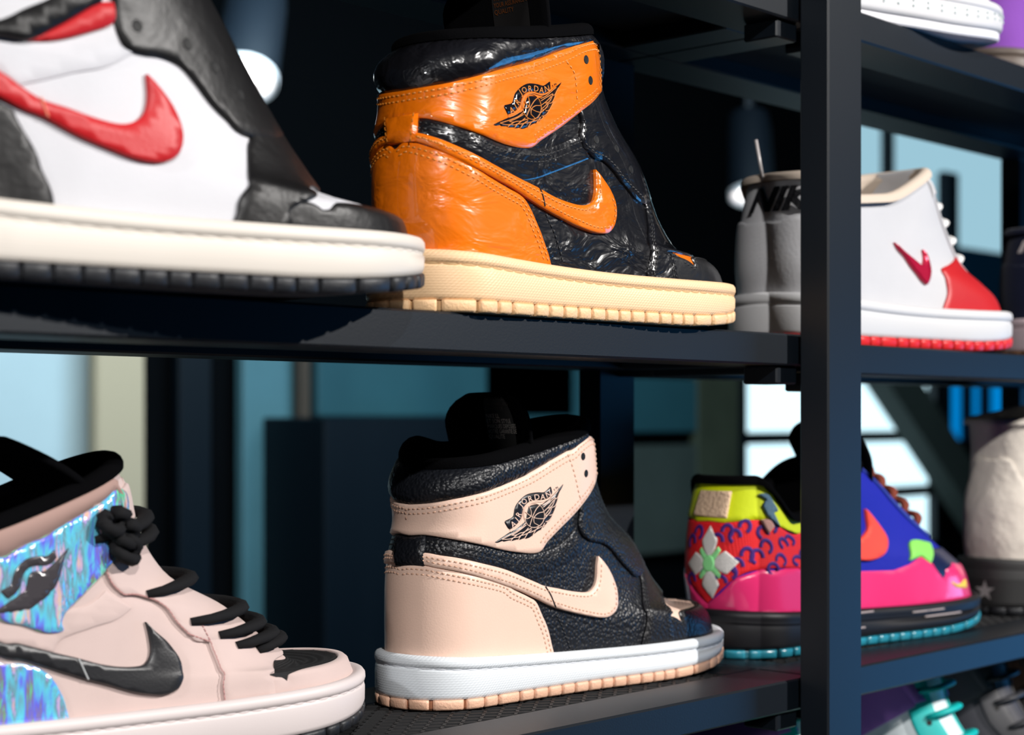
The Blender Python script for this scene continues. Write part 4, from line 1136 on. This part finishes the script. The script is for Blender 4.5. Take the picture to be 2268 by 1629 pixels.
m_lace = mat('black_cotton_lace', (.007, .007, .008), .85, .2, 'weave', 500, .4, .0006)
for p, v in ((2.10, .81), (2.22, .765), (2.20, .62), (2.22, .52), (2.33, .48), (2.38, .445), (2.52, .42)):
    lace(hL, hroot, p - .10, v - .035, 2 * math.pi - p, v - .01, m_lace)
for dp, dv, r in ((0, .02, .0060), (.10, -.03, .0058), (.05, -.075, .0055)):           # knot at the top eyelets
    q = [hL.P(2.16 + dp + .10 * math.sin(a), .80 + dv + .030 * math.cos(a), .008 + .002 * math.sin(2 * a)) for a in np.linspace(0, 6.0, 12)]
    MB().tube(q, r * .8, 8, .8).build('lace_knot', m_lace, hroot, True)
for i in range(3):
    stitches(hL, [smooth_path(PATTERN['holo'][k]) for k in ('eyestay', 'seam')][i:i+1], .0024, m_suet, hroot, pitch=.0026, ln=.98, width=.0006, name='seam_line')

# ------------------------------------------------------------------ low sneakers and the other shoes of the right-hand bay
def low_shoe(name, label, L, pose, z, mt, o=None):
    o = dict(lugs=True, laces=0, lip=.003, out_h=.0062, counter=None, toe=None, eyestay=True, swoosh=None, tongue=True, tab=False) | (o or {})
    x, y, th, sc = pose
    root = tag(empty(name, (x, y, z), th, sc), label, 'sneaker')
    build_sole(L, root, mt['mid'], mt['out'], lip=o['lip'], groove=o.get('groove', True), m_stitch=None, lugs=o['lugs'], out_h=o['out_h'], flare=o.get('flare', 0.0), m_block=mt.get('block'), lift=o.get('lift', .010))
    build_upper(L, root, mt['upper'])
    build_lining(L, root, mt['lining'], roll=.005)
    if o['counter']:
        c = o['counter']; f = c[-1]
        panel(L, [(0, c[0][1])] + c + [(p, 0.0) for p in np.linspace(f[0], -f[0], 14)] + mirror(c[::-1]), .0016, 'heel_counter', mt['counter'], root)
    if o['toe']:
        t = o['toe']
        panel(L, t + [(p, 0.0) for p in np.linspace(t[-1][0], 2 * math.pi - t[-1][0], 20)] + [(2 * math.pi - p, v) for p, v in t[::-1]], .0016, 'toe_cap', mt['toe'], root)
    if o['eyestay']:
        for s in (1, -1):
            inn = throat(L, .42, .97, .012, 7); out = throat(L, .34, .97, .026, 7)
            pl = out[::-1] + inn if s == 1 else mirror(out[::-1] + inn)
            e = panel(L, pl, .0020, 'eyestay', mt['eyestay'], root)
            eyelets(L, [(p * s, v) for p, v in throat(L, .45, .95, .019, 5)], .0021, m_eye, e, .0018)
    for i in range(o['laces']):
        v = .42 + .5 * i / max(1, o['laces'] - 1); p = throat(L, v, v + .001, .019, 1)[0][0]
        lace(L, root, p, v, 2 * math.pi - p, v + .02, mt['lace'], .006, .0034)
    if o['swoosh']:
        panel(L, o['swoosh'], .0028, 'swoosh', mt['swoosh'], root); panel(L, mirror(o['swoosh']), .0028, 'swoosh', mt['swoosh'], root)
    if o['tongue']:
        xf, zf = float(L.F[-1, 1]), float(L.F[-1, 2])
        build_tongue(root, o.get('tpath') or [(xf + .012, zf - .02), (xf - .004, zf + .008), (xf - .016, zf + .026)], [.024, .030, .030], mt['tongue'])
    return root
LP = LOWPAT
LOW = Last([(0,.002,.030),(.3,-.001,.05),(.55,.001,.070),(.8,.006,.088),(1,.012,.104)],
           [(0,.288,.028),(.12,.282,.042),(.25,.262,.052),(.4,.235,.066),(.55,.208,.085),(.7,.184,.102),(.85,.165,.114),(1,.15,.124)], sag=.016)
DUNK = Last([(0,.002,.030),(.3,-.001,.05),(.55,.001,.070),(.8,.006,.088),(1,.012,.104)],
           [(0,.262,.028),(.12,.257,.040),(.25,.244,.050),(.4,.226,.063),(.55,.209,.081),(.7,.194,.098),(.85,.181,.112),(1,.170,.122)],sag=.016)
AIR = Last([(0,.004,.028),(.3,0,.052),(.6,.003,.079),(.8,.008,.095),(1,.013,.110)],
           [(0,.290,.022),(.12,.284,.042),(.25,.264,.057),(.4,.238,.074),(.55,.212,.089),(.7,.188,.103),(.85,.166,.114),(1,.148,.122)], sag=.026)
Z_MIDR = Z_MID - .0042
m_redr = mat('red_rubber', (.60, .012, .015), .45, .5)
m_offw = leather('off_white_leather', (.50, .50, .52), rough=.5, scale=500, strength=.15, var=.04)
m_cuff = mat('cream_padded_lining', (.55, .46, .38), .8, .2)
m_lacew = mat('white_cotton_lace', (.72, .71, .70), .85, .2)
dk = low_shoe('low_top_sneaker', 'white low sneaker with red toe and red sole, partly hidden by the upright post', DUNK, (.985, .676, -.02, 1.12), Z_MIDR, dict(
    mid=mat('white_sole_rubber', (.56, .56, .57), .45, .5, 'noise', 600, .1), out=m_redr, upper=m_offw, lining=m_cuff, counter=m_offw, toe=m_red, eyestay=m_offw, lace=m_lacew, swoosh=mat('metallic_red_purple', (.50, .010, .05), .25, .6, metal=.4), tongue=m_offw),
    dict(laces=6, tpath=[(.168, .095), (.168, .110), (.164, .125)], counter=[(.202, .650), (.43, .68), (.7, .60), (.95, .40), (1.02, .2), (1.04, .02)], toe=[(2.9, .47), (2.5, .45), (2.05, .39)] + LP['dunk']['red'], swoosh=LP['dunk']['swoosh']))
tv, tf = text_mesh('NIKE', .045); tv = np.array(tv); wd = tv[:, 0].max()
hx = [DUNK.P(-.20 + (x + .22 * y) / wd * .88, .745 + y * .27, .0022) for x, y in tv]
mesh('heel_lettering', hx, tf, m_bks, dk, False)
MB().tube([DUNK.P(-.05, .985, .004), DUNK.P(-.05, .985, .004) + np.array([-.002, .004, .026])], .0011, 6).build('tag_pin', mat('clear_plastic_pin', (.45, .42, .42), .3, .5), dk, True)

m_teal = mat('teal_clear_rubber', (.02, .22, .30), .25, .6)
m_pinkg = mat('hot_pink_patent', (.75, .03, .16), .28, .5, 'noise', 60, .1, coat=.6)
am = low_shoe('running_sneaker', 'multicoloured running shoe with lime collar, red patterned heel and pink toe, on the lower shelf', AIR, (.978, .717, -.0275, 1.12), Z_LOW, dict(
    mid=mat('black_foam_midsole', (.005, .005, .007), .5, .3), out=m_teal, upper=mat('blue_velvet_fabric', (.005, .010, .30), .7, .25, 'noise', 300, .4), lining=m_blk, counter=m_pinkg, toe=m_pinkg, eyestay=mat('blue_trim_fabric', (.02, .04, .30), .6, .4),
    lace=mat('rust_rope_lace', (.22, .05, .03), .8, .2, 'weave', 300, .5), swoosh=mat('coral_red_patch', (.80, .06, .035), .6, .3), tongue=m_blk),
    dict(laces=6, groove=False, lip=.003, out_h=.0055, tongue=True, tpath=[(.160, .100), (.150, .125), (.128, .148)]))
AP = LP['airm']
lime = mat('lime_fabric', (.62, .72, .005), .6, .3, 'noise', 300, .2)
redf = mat('red_woven_fabric', (.72, .012, .018), .65, .3, 'weave', 250, .3)
lo = [p for p in AP['lime_lo'] if p[0] > .1]
red = [(0, .685)] + lo + [(1.20, .75), (1.20, .26)] + [p for p in AP['red_lo'][::-1] if p[0] > .2] + [(0, .07)]
pk = [p for p in AP['red_lo'] if p[0] > .2] + [(1.15, .25)] + [p for p in AP['pink_up']]
panel(AIR, red + mirror(red[1:-1][::-1]), .0012, 'heel_panel', redf, am)
lh = lo + [(1.20, .76), (1.27, .85), (1.30, 1.0)]
panel(AIR, [(0, .69)] + lh + [(p, 1.0) for p in np.linspace(1.30, -1.30, 24)[1:-1]] + mirror(lh[::-1]), .0020, 'collar_panel', lime, am, smooth=False)
mud = [(0, .065)] + pk + [(math.pi, .115)]
mudp = mud + [(2 * math.pi - p, v) for p, v in mud[::-1][1:-1]] + [(2 * math.pi, .065)] + [(p, 0.0) for p in np.linspace(2 * math.pi, 0, 60)]
panel(AIR, mudp, .0018, 'mudguard', m_pinkg, am, smooth=False)
sw_ = AP['swoosh']; panel(AIR, sw_[:7] + [(1.25, .34), (1.42, .42)] + sw_[8:], .0030, 'swoosh', mat('coral_red_patch', (.8, .06, .035)), am)
panel(AIR, AP['green'], .0026, 'side_patch', mat('mint_green_patch', (.22, .62, .10), .6, .3), am)
panel(AIR, [(2.10, .31), (2.235, .306), (2.9, .25), (2.7, .15), (2.25, .14), (2.05, .075), (2.0, .15)], .0012, 'toe_panel', mat('navy_satin', (.006, .012, .05), .3, .5), am)
panel(AIR, [(p, v + .03) for p, v in AP['toe_mark']], .0028, 'toe_mark', mat('yellow_print', (.75, .5, .05)), am)
# embroidery on the heel: flower, scrolls, bird, tufted patch
ivory = mat('ivory_embroidery', (.62, .60, .58), .8, .2, 'noise', 900, .5); violet = mat('violet_embroidery', (.05, .012, .16), .7, .3); mint = mat('mint_embroidery', (.25, .70, .28), .8, .2)
fc = (.05, .385)
for a in range(4):
    w = a * math.pi / 2 + .06
    pet = [(.05, 0), (.10, .06), (.19, .10), (.24, .065), (.33, .0), (.24, -.065), (.19, -.10), (.10, -.06)]
    panel(AIR, [(fc[0] + (x * math.cos(w) - y * math.sin(w)) * .95, fc[1] + (x * math.sin(w) + y * math.cos(w)) * .82) for x, y in pet], .0020, 'petal', ivory, am, res=.003)
    w += math.pi / 4
    panel(AIR, [(fc[0] + (x * math.cos(w) - y * math.sin(w)) * .7, fc[1] + (x * math.sin(w) + y * math.cos(w)) * .6) for x, y in ((0, .04), (.24, .035), (.24, -.035), (0, -.04))], .0018, 'leaf_mark', mint, am, res=.003)
panel(AIR, [(fc[0] + .07 * math.cos(a), fc[1] + .06 * math.sin(a)) for a in np.linspace(0, 6.28, 11)[:-1]], .0024, 'flower_centre', mint, am, res=.003)
for k, (p, v) in enumerate([AP['curls'][i] for i in (0, 2, 4, 5, 8)] + [(.22, .29), (-.14, .29), (-.18, .56), (.90, .60), (.66, .64), (1.04, .45)]):
    for s in (1, -1):
        q = [(p + s * .050 + .056 * math.cos(a) * s, v + s * .036 + .046 * math.sin(a)) for a in np.linspace(-1.2, 3.3, 12)]
        strip(AIR, smooth_path(q, .0015), 0.0026, .0013, 'scroll', violet, am, .0004)
panel(AIR, [(-.24, .72), (.22, .71), (.24, .93), (-.22, .93)], .0040, 'tufted_patch', mat('cream_tufting', (.78, .55, .38), .9, .1, 'noise', 500, 1.0, .003), am, res=.003)
panel(AIR, [(.54, .90), (.64, .88), (.60, .82), (.66, .74), (.80, .70), (.73, .80), (.79, .86), (.74, .90), (.66, .94)], .0036, 'bird_motif', mat('slate_blue_embroidery', (.08, .16, .24), .7, .3, 'noise', 600, .5), am, res=.003)
panel(AIR, [(.58, .70), (.66, .60), (.74, .68), (.68, .72)], .0030, 'lotus_motif', mat('dusty_rose_embroidery', (.45, .25, .22), .8, .2), am, res=.003)
for zz, x0, x1 in ((.0225, .075, .125), (.0125, .072, .115), (.0190, .165, .200), (.0150, .180, .220)):
    q = [(x, -.0435 - max(0, (x - .08)) * .10, zz) for x in np.linspace(x0, x1, 10)]
    ph, X, nn = sole_ring(AIR, 200)
    pts = []
    for x, _, z_ in q:
        m_ = (X[:, 1] < 0); i = np.argmin(np.where(m_, abs(X[:, 0] - x), 9)); pts.append((X[i, 0] + nn[i, 0] * .0062, X[i, 1] + nn[i, 1] * .0062, z_))
    MB().tube(pts, .0007, 6).build('midsole_line', mat('grey_sole_line', (.35, .30, .30), .6, .3), am, True)

BOOT = Last([(0,.006,.044),(.2,.003,.062),(.45,.004,.085),(.7,.012,.115),(.85,.014,.135),(1,.012,.158)],
            [(0,.288,.042),(.12,.282,.055),(.25,.262,.064),(.4,.235,.080),(.55,.208,.102),(.7,.180,.128),(.85,.160,.150),(1,.148,.172)])
m_canvas = mat('cream_canvas', (.66, .60, .53), .9, .2, 'noise', 35, .8, .006, var=.12, var_scale=25)
m_star = mat('grey_print', (.30, .28, .28), .7, .2)
bt = low_shoe('canvas_boot', 'tall cream canvas boot with chunky black and white sole, on the lower shelf', BOOT, (1.352, .695, -.02, 1.04), Z_LOW, dict(
    mid=mat('black_white_sole_rubber', (.03, .03, .03), .6, .4), out=m_bkr, upper=m_canvas, lining=m_canvas, counter=m_canvas, eyestay=m_canvas, tongue=m_canvas, lace=m_lacew),
    dict(laces=5, groove=False, counter=[(.3, .80), (.55, .62), (.9, .45), (1.1, .2), (1.12, .02)]))
ph, X, nn = sole_ring(BOOT, 200)
for a0, a1, z0, z1, m_ in ((.55, .95, .012, .046, m_lacew), (1.0, 1.9, .024, .046, m_lacew), (.75, 1.9, .006, .018, m_lacew), (-.25, .5, .010, .030, mat('charcoal_sole_label', (.02, .02, .02), .5, .4))):
    idx = [i for i in range(200) if a0 <= ph[i] <= a1]; V = []
    for o_ in (.0055, .0072):
        for zz in (z0, z1): V += [(X[i, 0] + nn[i, 0] * o_, X[i, 1] + nn[i, 1] * o_, zz) for i in idx]
    n_ = len(idx); F = []
    for i in range(n_ - 1):
        F += [(2*n_ + i, 2*n_ + i + 1, 3*n_ + i + 1, 3*n_ + i), (n_ + i, 3*n_ + i, 3*n_ + i + 1, n_ + i + 1), (i, i + 1, 2*n_ + i + 1, 2*n_ + i)]
    F += [(0, 2*n_, 3*n_, n_), (n_ - 1, 2*n_ - 1, 4*n_ - 1, 3*n_ - 1)]
    mesh('sole_block', V, F, m_, bt, False)
i = int(np.argmin(abs(ph - .02))); c = X[i] + np.array([nn[i, 0], nn[i, 1], 0]) * .0078; t = np.array([-nn[i, 1], nn[i, 0], 0])
sv = [tuple(c * (1, 1, 0) + np.array([0, 0, .020]))] + [tuple(c * (1, 1, 0) + t * (.009 if k % 2 == 0 else .0035) * math.cos(k * math.pi / 5 + math.pi / 2) + np.array([0, 0, .020 + (.009 if k % 2 == 0 else .0035) * math.sin(k * math.pi / 5 + math.pi / 2)])) for k in range(10)]
mesh('star_print', sv, [(0, 1 + k, 1 + (k + 1) % 10) for k in range(10)], m_star, bt, False)

m_navs = mat('navy_suede', (.008, .012, .035), .85, .2, 'noise', 500, .3, sheen=.1)
nv = low_shoe('low_top_sneaker', 'dark navy low sneaker with pale sole at the right edge of the middle shelf', LOW, (1.372, .668, -.02, 1.06), Z_MIDR, dict(
    mid=mat('pale_mauve_rubber', (.52, .42, .45), .5, .4), out=mat('brown_gum_rubber', (.16, .07, .02), .5, .4), upper=m_navs, lining=m_navs, counter=m_navs, toe=m_navs, eyestay=m_navs, tongue=m_navs, lace=m_navs),
    dict(laces=4, counter=[(.148, .649), (.379, .68), (.7, .60), (.95, .40), (1.02, .2), (1.04, .02)], toe=[(2.9, .40), (2.4, .30), (2.1, .15), (2.05, .02)]))
hx = [LOW.P(-.17 + (x + .18 * y) / wd * 1.02, .80 + y * .17, .0012) for x, y in tv]
mesh('heel_lettering', hx, tf, mat('pale_heel_print', (.60, .55, .54), .7, .2), nv, False)

tw = low_shoe('low_top_sneaker', 'plain white low sneaker with white sole on the top shelf', LOW, (.925, .684, -.15, 1.04), Z_TOP, dict(
    mid=mat('white_dotted_rubber', (.54, .54, .56), .5, .5), out=mat('white_outsole_rubber', (.70, .70, .74), .5, .4), upper=m_offw, lining=m_offw, counter=m_offw, toe=m_offw, eyestay=m_offw, tongue=m_offw, lace=m_lacew),
    dict(laces=4, lugs=False, counter=[(.3, .70), (.7, .60), (.95, .40), (1.04, .02)], toe=[(2.9, .40), (2.4, .30), (2.1, .15), (2.05, .02)]))
ph, X, nn = sole_ring(LOW, 200); LOW.len = .288
dm = MB()
for i in range(200):
    if 1.2 < ph[i] < 3.0 and i % 3 == 0:
        c = X[i] + np.array([nn[i, 0], nn[i, 1], 0]) * .0060
        for k in range(2):
            z_ = .013 + .0035 * k + float(toe_spring(X[i, 0], LOW))
            MB().box((c[0] - .0008, c[1] - .0006, z_), (c[0] + .0008, c[1] + .0006, z_ + .0016)).build('sole_dot', mat('grey_sole_dot', (.35, .42, .42), .6, .3), tw)
low_shoe('low_top_sneaker', 'purple suede low sneaker behind the plain white one on the top shelf', LOW, (1.325, .690, -.02, 1.05), Z_TOP, dict(
    mid=mat('dark_taupe_rubber', (.10, .075, .06), .5, .4), out=mat('tan_gum_rubber', (.35, .22, .12), .5, .4), upper=mat('purple_suede', (.22, .06, .40), .8, .3, 'noise', 400, .3, sheen=.2), lining=m_blk, counter=mat('purple_suede', (0, 0, 0)), toe=mat('purple_suede', (0, 0, 0)), eyestay=mat('purple_suede', (0, 0, 0)), tongue=m_blk, lace=m_lacew),
    dict(laces=4, counter=[(.3, .70), (.7, .60), (.95, .40), (1.04, .02)], toe=[(2.9, .40), (2.4, .30), (2.1, .15), (2.05, .02)]))

# shoes on the shelf below, of which only the tops show
Z_BOT = Z_LOW - .20
HIGH = Last([(0,.0,.03),(.15,-.003,.047),(.35,-.003,.069),(.55,0,.091),(.72,.005,.111),(.87,.004,.13),(1,.013,.1522)],
            [(0,.287,.027),(.08,.281,.039),(.17,.269,.045),(.28,.249,.046),(.4,.229,.062),(.52,.205,.091),(.64,.179,.115),(.76,.1635,.138),(.88,.157,.159),(1,.147,.171)])
for label, pose, cu, ct, cc in (
    ('white high-top with teal trim and purple strap, left of the post below', (1.025, .830, -math.pi / 2, 1.06), (.72, .78, .80), (.0, .42, .40), (.36, .16, .55)),
    ('white high-top with teal trim and purple strap, right of the post below', (1.220, .830, -math.pi / 2, 1.04), (.70, .76, .78), (.0, .40, .38), (.36, .16, .55)),
    ('charcoal grey mesh high-top on the bottom shelf', (1.345, .830, -math.pi / 2, 1.0), (.05, .05, .06), (.03, .03, .035), (.07, .07, .08)),
    ('black high-top with beige collar lining at the bottom right corner', (1.462, .840, -math.pi / 2, .95), (.008, .008, .009), (.008, .008, .009), (.55, .33, .20))):
    nm = label.split(' high')[0].replace(' ', '_')
    a = mat('upper_' + nm, cu, .6, .4, 'noise', 300, .2); b = mat('trim_' + nm, ct, .5, .4); c = mat('collar_' + nm, cc, .7, .3)
    r = low_shoe('high_top_sneaker', label, HIGH, pose, Z_BOT, dict(mid=m_palesole, out=m_bkr, upper=a, lining=(a if 'white' in label else c), counter=b, toe=b, eyestay=b, tongue=c, lace=b),
        dict(laces=6, tpath=[(.156, .140), (.146, .160), (.138, .174)], counter=[(.1, .50), (.6, .47), (1.03, .41), (1.25, .3), (1.25, .02)], toe=[(2.9, .20), (2.4, .18), (2.1, .12), (2.05, .02)]))
    panel(HIGH, [(0, .79)] + [p for p in PATTERN['pink']['strap_up'] if p[0] > .2] + [p for p in PATTERN['pink']['strap_lo'] if p[0] > .2] + [(0, .64)] + mirror([p for p in PATTERN['pink']['strap_lo'] if p[0] > .2][::-1]) + mirror([p for p in PATTERN['pink']['strap_up'] if p[0] > .2][::-1]), .003, 'ankle_strap', c, r)
    for s in (1, -1):
        sw = [p for p in PATTERN['pink']['swoosh_up'] if p[0] > .3] + [p for p in PATTERN['pink']['swoosh_lo'] if p[0] > .3]
        panel(HIGH, sw if s == 1 else mirror(sw), .003, 'swoosh', b, r)
